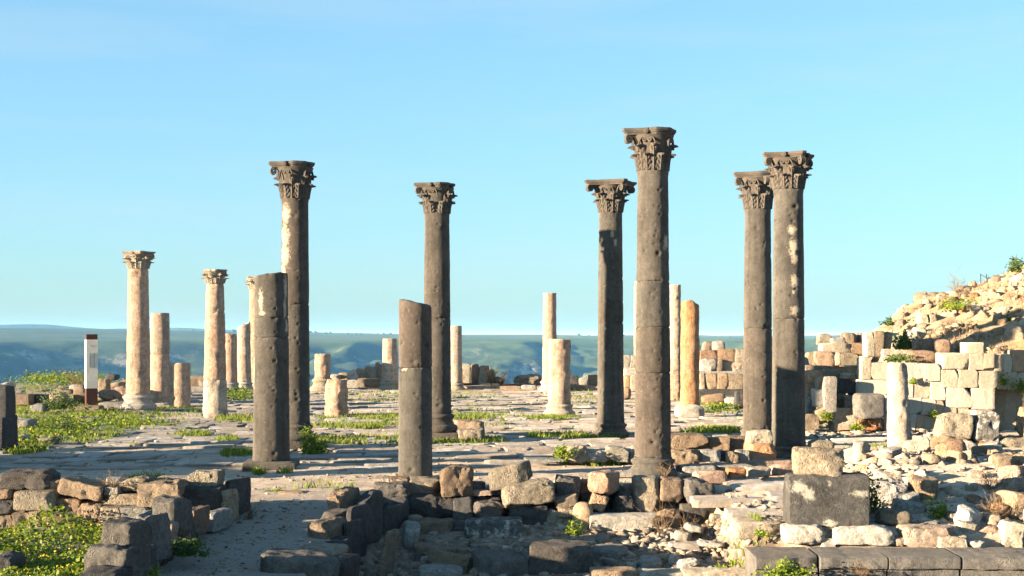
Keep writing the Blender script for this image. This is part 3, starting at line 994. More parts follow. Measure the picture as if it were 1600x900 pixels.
LIM = 'limestone columns round the courtyard'
KL = dict(mt='lime_shaft', rough=0.014, pits=10, group=LIM, na=44, dz=0.04)
column('limestone_column', 'tall peach limestone column with white capital and moulded base, beside the sign pillar', 216, 646, 393, 37, 31, cap_y=420, base=0.40, basew=1.05, turn=-20, capmat='cream', basemat='white', neck=False, aw=0.80, lost=(('v', 0), ('v', 3)), plinth=(0.1, 0.86, 3), **{**KL, 'seed': 21})
column('limestone_column', 'two-drum limestone column without capital, right behind the tall column by the sign', 250, 632, 489, 30, 29, joints=(553,), **{**KL, 'seed': 22})
column('limestone_column', 'short flat-topped limestone stump right of the two-drum column', 281, 637, 567, 33, 33, **{**KL, 'seed': 23})
column('limestone_column', 'limestone column with small capital and a rough bulging foot', 336, 652, 421, 37, 27, joints=(593, 488), cap_y=443, turn=-30, capmat='cream', neck=False, aw=0.66, lost=(('v', 0), ('v', 1), ('v', 2), ('v', 3)), coarse=(0.07, 0.0, 0.01), **{**KL, 'seed': 24})
column('limestone_column', 'half-height limestone column on a pale base, left of the diagonally broken one', 359, 612, 522, 24, 22, base=0.35, basemat='white', top=slope(-0.1, 0, 0.05, 7), **{**KL, 'seed': 25})
column('limestone_column', 'limestone column with diagonally broken top', 381, 610, 508, 23, 20, base=0.32, basemat='white', top=slope(0.55, 0, 0.08, 9), coarse=0.02, **{**KL, 'seed': 26})
column('limestone_column', 'limestone column with weathered capital, mostly hidden by the broken basalt column on its plinth', 403, 606, 432, 28, 26, cap_y=452, turn=-10, capmat='cream', neck=False, aw=0.66, lost=(('v', 0), ('v', 1), ('v', 2), ('v', 3)), **{**KL, 'seed': 27})
column('limestone_column', 'short chipped limestone stump on a moulded base beside the pale valley gap', 504, 612, 553, 24, 25, base=0.5, basew=1.1, basemat='cream', coarse=0.05, top=slope(0.0, 0, 0.04, 12), **{**KL, 'seed': 28})
column('limestone_column', 'stubby eroded limestone boulder-like stump standing alone on the paving', 526, 651, 594, 36, 33, coarse=0.10, top=slope(0.1, 0, 0.14, 14), **{**KL, 'seed': 29})
column('limestone_column', 'limestone stump on a round base, half behind the slant-topped basalt stump', 609, 610, 529, 24, 22, base=0.34, basew=1.05, basemat='cream', **{**KL, 'seed': 30})
column('limestone_column', 'slender limestone column right behind the centre basalt column', 712, 610, 509, 21, 19, base=0.28, basew=1.0, basemat='cream', **{**KL, 'seed': 31})
column('limestone_column', 'tall slender limestone column with a collar at its top, no capital', 859, 612, 458, 24, 20, base=0.42, basemat='white', lipt=0.03, **{**KL, 'seed': 32})
column('limestone_column', 'limestone column stump with a deep broken scar down its front', 874, 650, 530, 35, 34, base=0.32, basew=1.02, basemat='cream', coarse=0.05, top=slope(-0.03, 0, 0.03, 18), **{**KL, 'seed': 33})
column('limestone_column', 'limestone column without capital, behind the orange one', 1055, 625, 445, 22, 17, joints=(560,), lipt=0.03, coarse=(0.05, 0.02), **{**KL, 'seed': 34})
column('limestone_column', 'orange limestone column with ragged top on a crumbled white base', 1078, 653, 472, 30, 29, base=0.33, bump_base=True, basemat='white', coarse=0.02, top=slope(-0.2, 0, 0.1, 20), **{**KL, 'mt': 'orange_shaft', 'seed': 35})
column('limestone_column', 'limestone column showing only as a bright strip behind the nearest basalt column', 1004, 612, 439, 28, 26, **{**KL, 'seed': 36})
column('limestone_column', 'leaning pinkish limestone column standing before the white block wall', 1407, 718, 567, 40, 30, lean=(-2.2, 0), coarse=0.012, top=slope(-0.2, 0, 0.06, 22), **{**KL, 'dz': 0.03, 'seed': 37,
       'group': 'limestone columns round the courtyard'})

# ------------------------------------------------------------------ foreground walls
wall('rubble_wall', 'low dry-stone wall of tan stones behind the flowering weeds at left', 'wall', [
    (2, 736, 78, 766, 16.75, 0.45, 'basalt'), (23, 766, 83, 799, 16.6, 0.4, 'tan'), (-12, 763, 18, 781, 16.7, 0.4, 'tan'), (-16, 780, 27, 805, 16.7, 0.4, 'dark'),
    (-18, 804, 21, 832, 16.65, 0.4, 'tan'), (21, 796, 64, 834, 16.6, 0.4, 'tan'), (64, 800, 122, 832, 16.55, 0.4, 'tan'), (83, 777, 126, 801, 16.7, 0.4, 'tan'),
    (58, 748, 97, 769, 16.8, 0.35, 'tan', 0, -8), (92, 745, 161, 785, 16.65, 0.42, 'tan', 0, 12), (120, 785, 161, 826, 16.6, 0.4, 'tan'), (160, 746, 192, 760, 16.8, 0.3, 'white', 10, 5),
    (162, 758, 193, 774, 16.7, 0.35, 'grey', -8, -6), (188, 740, 236, 770, 16.75, 0.4, 'tan', 0, -14), (215, 752, 284, 791, 16.6, 0.42, 'tan'), (165, 769, 218, 793, 16.7, 0.4, 'tan'),
    (158, 791, 190, 830, 16.55, 0.4, 'tan'), (188, 792, 236, 832, 16.55, 0.4, 'grey'), (240, 745, 300, 764, 17.1, 0.45, 'pink'), (232, 790, 286, 830, 16.7, 0.4, 'brown'),
    (296, 736, 341, 765, 17.0, 0.42, 'tan'), (281, 761, 343, 800, 16.8, 0.4, 'dark'), (284, 797, 322, 832, 16.6, 0.35, 'tan'),
    (-60, 750, -10, 800, 16.8, 0.45, 'tan'), (-70, 800, -14, 832, 16.8, 0.45, 'tan'),
], (-4.5, 17, -0.15), core=[(-5.0, 17.15, -0.3, 3.0, 0.3, 0.5)])

wall('basalt_wall', 'line of upright basalt blocks along the left edge of the path', 'wall', [
    (348, 749, 381, 822, 17.3, 0.6, 'dark', -14, 0, {'k': 14}), (341, 766, 366, 822, 16.9, 0.4, 'orange', -10), (318, 797, 352, 832, 16.2, 0.5, 'grey', -12, 6),
    (288, 794, 317, 838, 15.5, 0.5, 'brown', -8), (232, 777, 292, 842, 14.7, 0.35, 'basalt', -20, 0, {'k': 12}), (220, 808, 257, 882, 13.9, 0.4, 'basalt', -18, -4, {'k': 12}),
    (255, 815, 272, 868, 14.5, 0.3, 'pink', 0, 5), (158, 812, 227, 858, 13.1, 0.45, 'basalt', -14, 5, {'k': 12}), (126, 851, 220, 925, 12.95, 0.5, 'basalt', -12, 0, {'k': 12}),
    (180, 858, 235, 930, 13.45, 0.35, 'dark', -14), (196, 800, 238, 850, 15.0, 0.5, 'grey', 0, -12),
], (-3.4, 15, -0.15))

lw = [o for o in bpy.data.objects if o.name.startswith('basalt_wall')][0]
rr_ = random.Random(51)
yy = 11.6
while yy < 17.0:  # filler row added behind the blocks so that its shadow covers the path
    ln = rr_.uniform(0.35, 0.6)
    _seed[0] += 3
    hh = 0.26 + rr_.uniform(-0.04, 0.04)
    new('stone', rock_mesh(0.34, ln, hh, _seed[0], 9, 0.07, 3, 12), M[rr_.choice(['basalt', 'dark', 'brown'])], lw, Vector((-3.47 + rr_.uniform(-0.05, 0.05), yy + ln / 2, -0.24)) - lw.location, (0, 0, rr_.uniform(-0.1, 0.1)))
    yy += ln * 0.98
wall('basalt_wall', 'line of rough basalt boulders along the right edge of the path', 'wall', [
    (509, 764, 560, 815, 17.4, 0.55, 'brown', -22, 0, {'k': 7}), (474, 809, 540, 856, 16.0, 0.6, 'brown', -18, 6, {'k': 5, 'rough': 0.08}), (462, 850, 538, 895, 15.2, 0.6, 'brown', -10, 6, {'k': 7}),
    (407, 862, 526, 925, 14.05, 0.55, 'basalt', 0, 6, {'k': 9, 'n': 18}), (538, 815, 566, 876, 16.3, 0.5, 'dark', -18), (553, 770, 596, 852, 17.5, 0.5, 'dark', -20, 0, {'k': 7}),
    (543, 790, 575, 850, 16.7, 0.6, 'dark', -20), (498, 800, 545, 850, 16.9, 0.5, 'basalt', -14), (500, 845, 548, 900, 15.7, 0.5, 'dark', -10), (512, 868, 560, 930, 14.9, 0.5, 'dark', -14, 8),
], (-2.0, 16, -0.2))

FW = 'tumbled rubble wall of tan and basalt blocks across the middle foreground'
wall('rubble_wall', FW, 'wall', [
    (585, 755, 637, 778, 19.2, 0.5, 'basalt'), (588, 776, 637, 822, 19.1, 0.5, 'dark'), (584, 746, 608, 758, 19.6, 0.5, 'pink'), (607, 746, 637, 758, 19.6, 0.5, 'tan'),
    (593, 790, 630, 835, 18.5, 0.45, 'dark', -25, 10), (636, 747, 685, 781, 19.5, 0.5, 'tan'), (684, 731, 739, 775, 19.3, 0.45, 'tan', 8, 0, {'k': 10}), (638, 774, 708, 818, 19.3, 0.5, 'dark'),
    (707, 774, 739, 817, 19.3, 0.5, 'dark'), (739, 781, 786, 813, 19.2, 0.5, 'basalt', 0, 4), (738, 764, 768, 776, 19.4, 0.5, 'pink'), (742, 773, 784, 786, 19.5, 0.4, 'dark'),
    (760, 721, 834, 769, 19.3, 0.42, 'tan', -14, -13, {'k': 12, 'n': 11}), (782, 749, 867, 797, 19.0, 0.45, 'tan', 8, -10, {'k': 8, 'n': 18, 'rough': 0.07}), (796, 791, 855, 833, 19.0, 0.5, 'dark'), (853, 794, 895, 829, 19.0, 0.4, 'tan', 0, 12),
    (867, 744, 907, 784, 19.3, 0.5, 'basalt', 0, 8), (866, 770, 904, 797, 19.1, 0.4, 'brown', 0, -12), (873, 793, 901, 810, 18.95, 0.3, 'tan', 0, 0, {'k': 4}),
    (915, 735, 975, 772, 19.1, 0.5, 'pink', -24, 4, {'k': 9}), (918, 767, 952, 803, 19.1, 0.4, 'tan', 0, 22), (902, 770, 925, 800, 19.4, 0.4, 'dark'), (953, 768, 995, 805, 19.2, 0.45, 'dark', 14, 0, {'k': 4, 'cuts': 6}),
    (991, 746, 1032, 804, 19.3, 0.45, 'tan', 0, 2, {'k': 10}), (1031, 746, 1069, 785, 19.3, 0.45, 'brown', 0, 3), (1067, 751, 1118, 791, 19.2, 0.45, 'basalt', 10, 0, {'k': 6, 'cuts': 5}),
    (1065, 788, 1123, 822, 19.1, 0.45, 'basalt'), (1114, 785, 1131, 820, 19.2, 0.4, 'dark', 0, 10), (1026, 794, 1067, 834, 18.9, 0.4, 'tan', 0, 8, {'k': 4}), (940, 795, 1000, 815, 19.3, 0.4, 'dark'),
    (834, 775, 870, 800, 19.4, 0.4, 'dark'), (690, 770, 742, 785, 19.7, 0.3, 'dark'), (1000, 798, 1040, 830, 19.25, 0.3, 'dark'),
], (0, 19.5, -0.4))

fw = [o for o in bpy.data.objects if o.get('label') == FW][0]
rr_ = random.Random(31)
for row, (ya, yb_) in enumerate(((752, 775), (772, 795), (794, 818), (812, 838))):
    x_ = 588 + 9 * row
    while x_ < 1118:
        w_ = rr_.uniform(20, 46)
        rect_stone('stone', (x_, ya + rr_.uniform(-3, 4), x_ + w_, yb_ + rr_.uniform(-2, 4), 19.62 - 0.06 * row + rr_.uniform(-0.05, 0.05), 0.3, rr_.choice(['dark', 'basalt', 'basalt', 'brown', 'tan', 'tan', 'grey']), rr_.uniform(-8, 8), rr_.uniform(-7, 7), {'n': 10, 'k': rr_.choice([5, 8, 12])}), fw)
        x_ += w_ * rr_.uniform(0.95, 1.15)
heap = thing('rubble_heap', 'spread of small broken stones covering the floor of the shaded hollow', 'rubble', (0.6, 18, -0.7))
for k_ in range(75):
    X0, Y0 = rr_.uniform(-1.6, 2.7), rr_.uniform(16.5, 19.2)
    sz_ = 0.05 + 0.08 * rr_.random() ** 1.8
    _seed[0] += 3
    mt_ = rr_.choice(['basalt', 'brown', 'grey', 'tan', 'grey', 'tan', 'pink', 'cream'])
    new('stone', rock_mesh(sz_ * rr_.uniform(0.9, 1.7), sz_ * rr_.uniform(0.8, 1.3), sz_ * rr_.uniform(0.6, 1.0), _seed[0], rr_.choice([4, 6, 12]), 0.09, 4, 8), M[mt_], heap,
        Vector((X0, Y0, float(gz(X0, Y0)) - 0.2 * sz_)) - heap.location, (rr_.uniform(-0.3, 0.3), rr_.uniform(-0.3, 0.3), rr_.uniform(0, 6.28)))
for lab, e in [
    ('white limestone block lying long at the foot of the tumbled wall', (924, 803, 1027, 847, 18.75, 0.45, 'white', 0, 1, {'k': 24, 'n': 18, 'rough': 0.035, 'cuts': 1})),
    ('egg-shaped orange stone standing upright against the tumbled wall', (895, 786, 927, 836, 18.85, 0.25, 'orange', 0, 0, {'k': 3})),
    ('black and white speckled block in the shaded hollow', (729, 810, 811, 860, 18.4, 0.45, 'speck', 0, 2, {'k': 14, 'n': 18, 'rough': 0.05, 'cuts': 2})),
    ('pale grey angular rock at the left end of the shaded hollow', (622, 816, 659, 862, 18.0, 0.4, 'grey', 10, 6, {'k': 5, 'cuts': 5})),
    ('dark brown block in shade left of the speckled block', (655, 812, 708, 848, 18.7, 0.4, 'brown', 0, 0)),
    ('small dark stone wedged beside the speckled block', (706, 815, 731, 844, 18.7, 0.35, 'dark', 0, 10, {'k': 5})),
    ('long flat brown slab below the pale grey rock in the hollow', (643, 848, 732, 874, 17.7, 0.5, 'brown', 6, 5, {'k': 12})),
    ('tan slab tilted down to the right at the bottom of the hollow', (667, 857, 734, 900, 17.1, 0.2, 'tan', 0, 13, {'k': 24, 'rough': 0.04})),
    ('large dark bluish basalt block at the bottom edge, left of the squared one', (733, 863, 829, 915, 16.9, 0.6, 'basalt', 10, 3, {'k': 12, 'n': 18})),
    ('squared basalt block with sunlit top edge at the bottom of the hollow', (829, 850, 926, 912, 17.0, 0.55, 'basalt', 0, 0, {'k': 30, 'n': 18, 'rough': 0.03, 'cuts': 0})),
    ('low grey rock at the very bottom left of the hollow', (652, 882, 722, 915, 16.6, 0.45, 'grey', 0, 4, {'k': 4})),
    ('upright reddish brown stone in the shaded corner of the hollow', (585, 829, 624, 905, 16.6, 0.4, 'brown', -18, 10, {'k': 7})),
    ('small tan stone beside the red can', (637, 805, 659, 819, 18.9, 0.25, 'tan', 0, 0, {'k': 4})),
    ('weathered grey limestone lump in the rubble below the white block', (926, 853, 982, 884, 17.6, 0.45, 'grey', 0, 0, {'k': 4, 'cuts': 5})),
    ('pale triangular stone on the sunny rubble heap', (1069, 815, 1101, 836, 18.4, 0.3, 'white', 0, 14, {'k': 4, 'cuts': 5})),
    ('rounded white stone on the sunny rubble heap', (1130, 822, 1162, 838, 17.9, 0.25, 'white', 0, 0, {'k': 3.5})),
    ('small cream stone by the dry stalks on the rubble heap', (1054, 828, 1082, 848, 18.2, 0.25, 'cream', 0, 8, {'k': 4})),
    ('flat white stone lying in the rubble below the heap', (1093, 845, 1132, 858, 17.6, 0.3, 'white', 0, 4, {'k': 5})),
    ('pale stone at the bottom of the rubble near the kerb', (1060, 872, 1092, 892, 17.0, 0.3, 'white', 0, -8, {'k': 4, 'cuts': 5})),
    ('grey stone in the rubble between the lump and the kerb', (1000, 868, 1034, 890, 17.1, 0.3, 'grey', 0, 5, {'k': 4})),
    ('dark basalt boulder among the flowering weeds in the bottom left corner', (-14, 861, 28, 905, 14.0, 0.4, 'dark', 0, 10, {'k': 5})),
    ('flat orange stone sunk in the bare dirt before the rubble wall', (432, 768, 482, 780, 19.2, 0.4, 'orange', 0, 0, {'k': 5})),
    ('limestone slab at the edge of the hollow left of the dark lichened block', (1148, 811, 1224, 846, 16.75, 0.55, 'cream', 0, 2, {'k': 11})),
    ('small limestone slab touching the lichened block', (1208, 809, 1236, 832, 16.95, 0.4, 'cream', 0, 3, {'k': 11})),
    ('big dark basalt block with pale lichen patches, carrying a tan block', (1235, 741, 1359, 824, 16.45, 0.55, 'lichen', -3, 0, {'k': 24, 'n': 16, 'rough': 0.018, 'cuts': 1, 'warp': 0.02,
        'spots': ((-0.40, 0.28, 0.13, 0.09), (-0.27, 0.16, 0.10, 0.10), (0.39, 0.16, 0.14, 0.06), (-0.02, 0.36, 0.04, 0.04), (0.0, -0.42, 0.11, 0.06))})),
    ('tan limestone block resting on top of the lichened basalt block', (1240, 702, 1325, 747, 16.5, 0.5, 'tan', -10, 0, {'k': 10, 'n': 18, 'cuts': 4})),
    ('pitted tan boulder right of the lichened basalt block', (1375, 793, 1427, 825, 16.6, 0.35, 'tan', 0, 4, {'k': 4})),
    ('large orange block at the right edge above the basalt kerb', (1567, 768, 1625, 823, 17.0, 0.5, 'orange', 12, 6, {'k': 7, 'n': 18})),
    ('tan boulder behind the tan block by the lime-patched column', (1268, 686, 1306, 707, 22.2, 0.4, 'tan', 0, 4, {'k': 5})),
    ('small orange wedge-shaped stone left of the leaning column', (1344, 703, 1376, 718, 23.3, 0.3, 'orange', 0, 14, {'k': 6})),
    ('weathered grey-brown half-round drum piece on the paving', (706, 655, 756, 673, 29.8, 0.5, 'brown', 0, 3, {'k': 6})),
    ('low brown block beside the plinth of the centre basalt column', (716, 670, 755, 689, 28.4, 0.5, 'brown', 0, 0, {'k': 12})),
    ('white flat stone lying on the shaded paving at left', (168, 712, 196, 720, 25.0, 0.35, 'cream', 0, 0, {'k': 4})),
    ('rounded boulder at the edge of the left meadow', (56, 682, 87, 698, 27.5, 0.4, 'tan', 0, 0, {'k': 3})),
    ('pale boulder beside the dark pillar at the left edge', (16, 680, 42, 698, 27.6, 0.4, 'cream', 0, 0, {'k': 4})),
    ('pale block half sunk in the grass before the sign pillar', (46, 631, 70, 644, 37.5, 0.5, 'grey', 0, 0, {'k': 6})),
    ('grey flat stone in the grass right of the dark pillar', (15, 655, 47, 668, 31.5, 0.6, 'grey', 0, 0, {'k': 6})),
    ('small white stone in the middle of the left meadow', (120, 660, 130, 667, 33.0, 0.2, 'white', 0, 0, {'k': 3})),
    ('white sloping stone at the left edge above the dark pillar', (-10, 596, 17, 612, 38.0, 0.5, 'white', 0, -14, {'k': 5})),
]:
    loose('loose_stone', lab, 'stone', e)

# ------------------------------------------------------------------ right foreground
wall('foundation_course', 'row of rough ivory limestone blocks just above the basalt kerb', 'wall', [
    (1228, 820, 1292, 854, 16.25, 0.4, 'white', 0, 2), (1304, 822, 1399, 857, 16.25, 0.4, 'white', 0, 1, {'n': 18}), (1283, 823, 1305, 843, 16.35, 0.3, 'tan'), (1395, 838, 1416, 856, 16.3, 0.25, 'pink', 0, 0, {'k': 4}),
    (1412, 821, 1494, 858, 16.25, 0.4, 'pink', 0, -1, {'n': 18}), (1467, 837, 1514, 860, 16.15, 0.35, 'cream'), (1514, 843, 1543, 859, 16.15, 0.25, 'white', 0, 6, {'k': 4}),
    (1499, 813, 1530, 841, 16.5, 0.35, 'cream', 0, 10), (1529, 822, 1566, 848, 16.5, 0.35, 'pink'), (1566, 814, 1600, 857, 16.3, 0.35, 'cream', 0, 8), (1598, 818, 1650, 858, 16.4, 0.4, 'cream'),
    (1284, 840, 1306, 856, 16.3, 0.2, 'white'),
], (3.9, 16.4, -0.3), rough=0.085)

kerb = thing('basalt_kerb', 'row of moulded grey basalt kerb blocks along the bottom right', 'kerb', (4.1, 15.8, -0.6))
def kerb_mesh(w, seed, broken):
    prof = [(0.06, 0.0), (0.06, 0.21), (0.0, 0.225), (-0.012, 0.27), (0.0, 0.33), (0.03, 0.345), (0.70, 0.355), (0.70, 0.0)]
    n = 22
    xs_ = np.linspace(-w / 2, w / 2, n)
    v = []
    for i, x_ in enumerate(xs_):
        for (a, z_) in prof:
            lip = 0.22 < z_ < 0.35 and a < 0.04
            cut = broken * max(0, float(fbm(np.array([[x_ * 2.2 + seed, 0.3, 0.1]]), seed, 3)[0])) if lip else 0
            v.append((x_ + (0.006 if i == 0 else -0.006 if i == n - 1 else 0), a + cut, z_))
    v = np.array(v)
    v = v + 0.018 * np.stack([fbm(v * 7 + seed, seed, 3) * 0.6, fbm(v * 7 + 5 + seed, seed, 3), fbm(v * 7 + 9 + seed, seed, 3)], -1)
    m = len(prof)
    f = []
    for i in range(n - 1):
        for j in range(m):
            k = (j + 1) % m
            f.append((i * m + j, i * m + k, (i + 1) * m + k, (i + 1) * m + j))
    f.append(list(range(m)))
    f.append([(n - 1) * m + j for j in range(m)][::-1])
    return mesh('kerb_block', v, [q[::-1] for q in f], sharp=35)
for i, (a, b_) in enumerate([(1180, 1281), (1281, 1388), (1388, 1503), (1503, 1612), (1612, 1700)]):
    X0, X1 = (a - 800) * 15.5 / F, (b_ - 800) * 15.5 / F
    new('kerb_block', kerb_mesh(X1 - X0 - 0.012, 300 + i, 0.16 if i in (0, 2) else 0.05), M['kerb'], kerb, Vector(((X0 + X1) / 2, 15.5, -0.63)) - kerb.location, (0, 0, R((-1) ** i * 0.6)))

wall('limestone_kerb', 'thin pale limestone ledge along the bottom centre', 'kerb', [
    (926, 889, 1002, 915, 16.45, 0.35, 'tan'), (1000, 892, 1070, 915, 16.4, 0.35, 'cream'), (1068, 890, 1186, 915, 16.3, 0.35, 'cream'),
], (1.8, 16.5, -0.7), k=14)

wall('pink_kerb', 'long rosy kerb running back to the lime-patched column', 'kerb', [
    (1084, 736, 1137, 756, 20.2, 0.28, 'pink', 12), (1135, 732, 1167, 753, 20.5, 0.28, 'orange', 12), (1165, 730, 1207, 746, 20.9, 0.28, 'pink', 12), (1205, 726, 1243, 743, 21.2, 0.28, 'pink', 12),
], (3.3, 20.5, -0.05), k=8)
wall('step_kerb', 'grey flat kerb stones behind the rosy kerb', 'kerb', [
    (1062, 727, 1120, 740, 21.2, 0.5, 'grey', 8), (1118, 726, 1176, 738, 21.4, 0.5, 'grey', 8), (1171, 718, 1236, 731, 21.9, 0.5, 'pink', 6), (1318, 716, 1392, 729, 22.2, 0.5, 'grey'), (1240, 728, 1320, 742, 21.2, 0.5, 'grey'),
], (3.5, 21.5, 0), k=12)
wall('stylobate', 'low line of weathered limestone blocks right of the nearest basalt column', 'wall', [
    (1048, 702, 1094, 727, 22.4, 0.4, 'tan', 0, 0, {'k': 6}), (1094, 703, 1126, 722, 22.5, 0.4, 'grey'), (1124, 704, 1136, 722, 22.7, 0.4, 'dark'), (1134, 706, 1154, 723, 22.6, 0.4, 'tan'), (1152, 704, 1172, 723, 22.7, 0.4, 'grey'),
    (1048, 679, 1104, 705, 24.0, 0.5, 'tan'), (1102, 683, 1140, 705, 24.1, 0.5, 'tan'), (1138, 682, 1172, 706, 24.2, 0.5, 'tan'),
    (1170, 693, 1211, 722, 23.0, 0.5, 'orange', 0, 0, {'k': 16}), (1170, 673, 1207, 694, 23.1, 0.45, 'cream', 0, 0, {'k': 10}),
], (3.3, 23, 0))
wall('stylobate', 'short row of limestone blocks on the dirt left of the nearest basalt column', 'wall', [
    (886, 696, 918, 724, 23.1, 0.4, 'brown', 0, 0, {'k': 4}), (914, 703, 950, 722, 23.2, 0.4, 'white'), (946, 697, 982, 722, 23.2, 0.4, 'cream', 0, 5), (979, 703, 992, 722, 23.3, 0.4, 'cream'),
    (820, 716, 880, 724, 23.0, 0.4, 'grey'), (925, 737, 1060, 746, 21.2, 0.35, 'grey'),
], (1.3, 23, 0))
wall('block_stack', 'two courses of big squared tan blocks at the right, before the white wall', 'wall', [
    (1468, 683, 1519, 723, 22.4, 0.5, 'tan', 0, 0, {'k': 12}), (1521, 689, 1566, 724, 22.4, 0.5, 'orange', 0, 0, {'k': 3.5}), (1566, 682, 1625, 721, 22.5, 0.5, 'tan'),
    (1469, 645, 1519, 689, 22.45, 0.45, 'tan', 0, 3, {'k': 10}), (1522, 642, 1561, 690, 22.5, 0.4, 'speck', 0, 2, {'k': 12}), (1606, 640, 1660, 690, 22.5, 0.5, 'tan'), (1440, 700, 1470, 722, 22.7, 0.4, 'brown', 0, 6, {'k': 5}),
    (1418, 690, 1446, 715, 23.6, 0.4, 'pink', 8),
], (7, 22.5, 0.1))
wall('rubble_bank', 'sunlit bank of tumbled limestone rubble at the right', 'rubble', [
    (1380, 738, 1422, 760, 18.9, 0.45, 'cream', 0, 2), (1416, 740, 1444, 772, 18.8, 0.4, 'tan'), (1433, 734, 1460, 776, 18.5, 0.25, 'white', 0, -22), (1446, 721, 1509, 757, 19.6, 0.5, 'cream', 0, 4, {'n': 18}),
    (1499, 752, 1539, 779, 18.6, 0.45, 'cream', 0, 10), (1528, 735, 1548, 757, 19.4, 0.3, 'white', 0, 20, {'k': 4}), (1550, 728, 1600, 770, 19.4, 0.5, 'tan', 0, 6, {'k': 5, 'rough': 0.1}), (1505, 722, 1556, 740, 20.8, 0.5, 'grey'),
    (1357, 750, 1420, 800, 17.8, 0.5, 'grey', 0, 0, {'k': 10}), (1420, 770, 1446, 800, 17.9, 0.4, 'tan', 0, 6), (1402, 780, 1446, 812, 17.3, 0.35, 'grey', 0, 10), (1482, 772, 1510, 792, 18.0, 0.3, 'tan', 0, 0, {'k': 4}),
    (1536, 775, 1570, 800, 17.6, 0.4, 'cream', 0, -14, {'k': 5}), (1508, 790, 1534, 808, 17.2, 0.3, 'tan', 0, 0, {'k': 4}), (1545, 755, 1568, 772, 18.4, 0.3, 'pink', 0, 10, {'k': 4}), (1470, 755, 1490, 772, 18.6, 0.3, 'white', 0, 10, {'k': 4}),
    (1590, 735, 1640, 775, 18.8, 0.5, 'tan', 0, 4), (1482, 800, 1502, 815, 16.9, 0.25, 'tan', 0, 0, {'k': 3.5}), (1540, 800, 1566, 822, 16.8, 0.35, 'cream', 0, 5, {'k': 4}), (1440, 812, 1470, 826, 16.7, 0.3, 'grey', 0, 0, {'k': 5}),
    (1455, 776, 1478, 790, 18.0, 0.25, 'orange', 0, 0, {'k': 4}),
], (5.6, 18, -0.1))

bank = [o for o in bpy.data.objects if o.name.startswith('rubble_bank')][0]
rr_ = random.Random(41)
for k_ in range(90):
    X0, Y0 = rr_.uniform(4.2, 7.4), rr_.uniform(16.7, 21.6)
    sz_ = 0.08 + 0.24 * rr_.random() ** 1.8
    _seed[0] += 3
    mt_ = rr_.choice(['cream', 'tan', 'tan', 'pink', 'white', 'brown', 'grey', 'orange'])
    new('stone', rock_mesh(sz_ * rr_.uniform(0.9, 1.7), sz_ * rr_.uniform(0.8, 1.3), sz_ * rr_.uniform(0.6, 1.0), _seed[0], rr_.choice([4, 6, 12]), 0.09, 4, 8), M[mt_], bank,
        Vector((X0, Y0, float(gz(X0, Y0)) - 0.15 * sz_)) - bank.location, (rr_.uniform(-0.3, 0.3), rr_.uniform(-0.3, 0.3), rr_.uniform(0, 6.28)))

# ------------------------------------------------------------------ right background walls
AW = 31.4
ash = [(1467, 551, 1514, 577, 'ash_t'), (1514, 552, 1536, 578, 'ash_c'), (1536, 552, 1553, 579, 'ash_c'), (1553, 553, 1568, 581, 'ash_c'), (1568, 553, 1580, 582, 'ash_c'), (1580, 547, 1612, 582, 'ash_t'),
       (1510, 535, 1536, 552, 'ash_c'), (1470, 577, 1495, 605, 'ash_t'), (1495, 577, 1527, 606, 'ash_c'), (1527, 579, 1558, 607, 'ash_t'), (1558, 581, 1572, 608, 'ash_t'), (1572, 581, 1588, 609, 'ash_c'), (1588, 582, 1625, 610, 'ash_c'),
       (1360, 566, 1400, 593, 'ash_c'), (1346, 559, 1360, 593, 'ash_t'), (1400, 567, 1414, 594, 'ash_c'), (1413, 567, 1444, 595, 'ash_w'), (1444, 568, 1468, 596, 'ash_w'),
       (1340, 593, 1385, 617, 'ash_w'), (1385, 593, 1415, 618, 'ash_w'), (1415, 594, 1426, 621, 'ash_w'), (1425, 594, 1453, 622, 'ash_c'), (1453, 596, 1479, 625, 'ash_w'), (1478, 605, 1518, 637, 'ash_w'), (1518, 606, 1554, 639, 'ash_w'),
       (1381, 617, 1420, 645, 'ash_c'), (1420, 621, 1439, 647, 'ash_w'), (1439, 622, 1462, 648, 'ash_w'), (1462, 625, 1475, 650, 'ash_c'), (1474, 636, 1494, 652, 'ash_c'), (1494, 637, 1512, 655, 'ash_c'), (1512, 639, 1553, 656, 'ash_c'),
       (1381, 645, 1420, 673, 'ash_c'), (1420, 647, 1431, 674, 'ash_w'), (1431, 647, 1443, 674, 'ash_c'), (1443, 648, 1454, 674, 'ash_c'), (1453, 649, 1473, 674, 'ash_t'), (1473, 651, 1512, 674, 'ash_c'), (1512, 655, 1553, 675, 'ash_c')]
rr_ = random.Random(8)
aw = wall('ashlar_wall', 'high wall of squared white and cream limestone blocks below the hillside', 'wall',
     [(a, b_, c_, d_, AW + rr_.uniform(-0.03, 0.03), 0.5, m_, 0, rr_.uniform(-0.8, 0.8), {'k': 60, 'n': 14, 'rough': 0.028, 'cuts': 0, 'warp': 0.03}) for a, b_, c_, d_, m_ in ash], (9.5, 31.5, 0), part='block', extra=1.005)
for (a, c_, m_) in ((1550, 1570, 'ash_t'), (1570, 1588, 'ash_c'), (1588, 1620, 'ash_t')):
    rect_stone('niche_slab', (a, 606, c_, 675, AW + 0.32, 0.14, m_, 0, 0, {'k': 20, 'rough': 0.02, 'cuts': 1}), aw, extra=1.0)
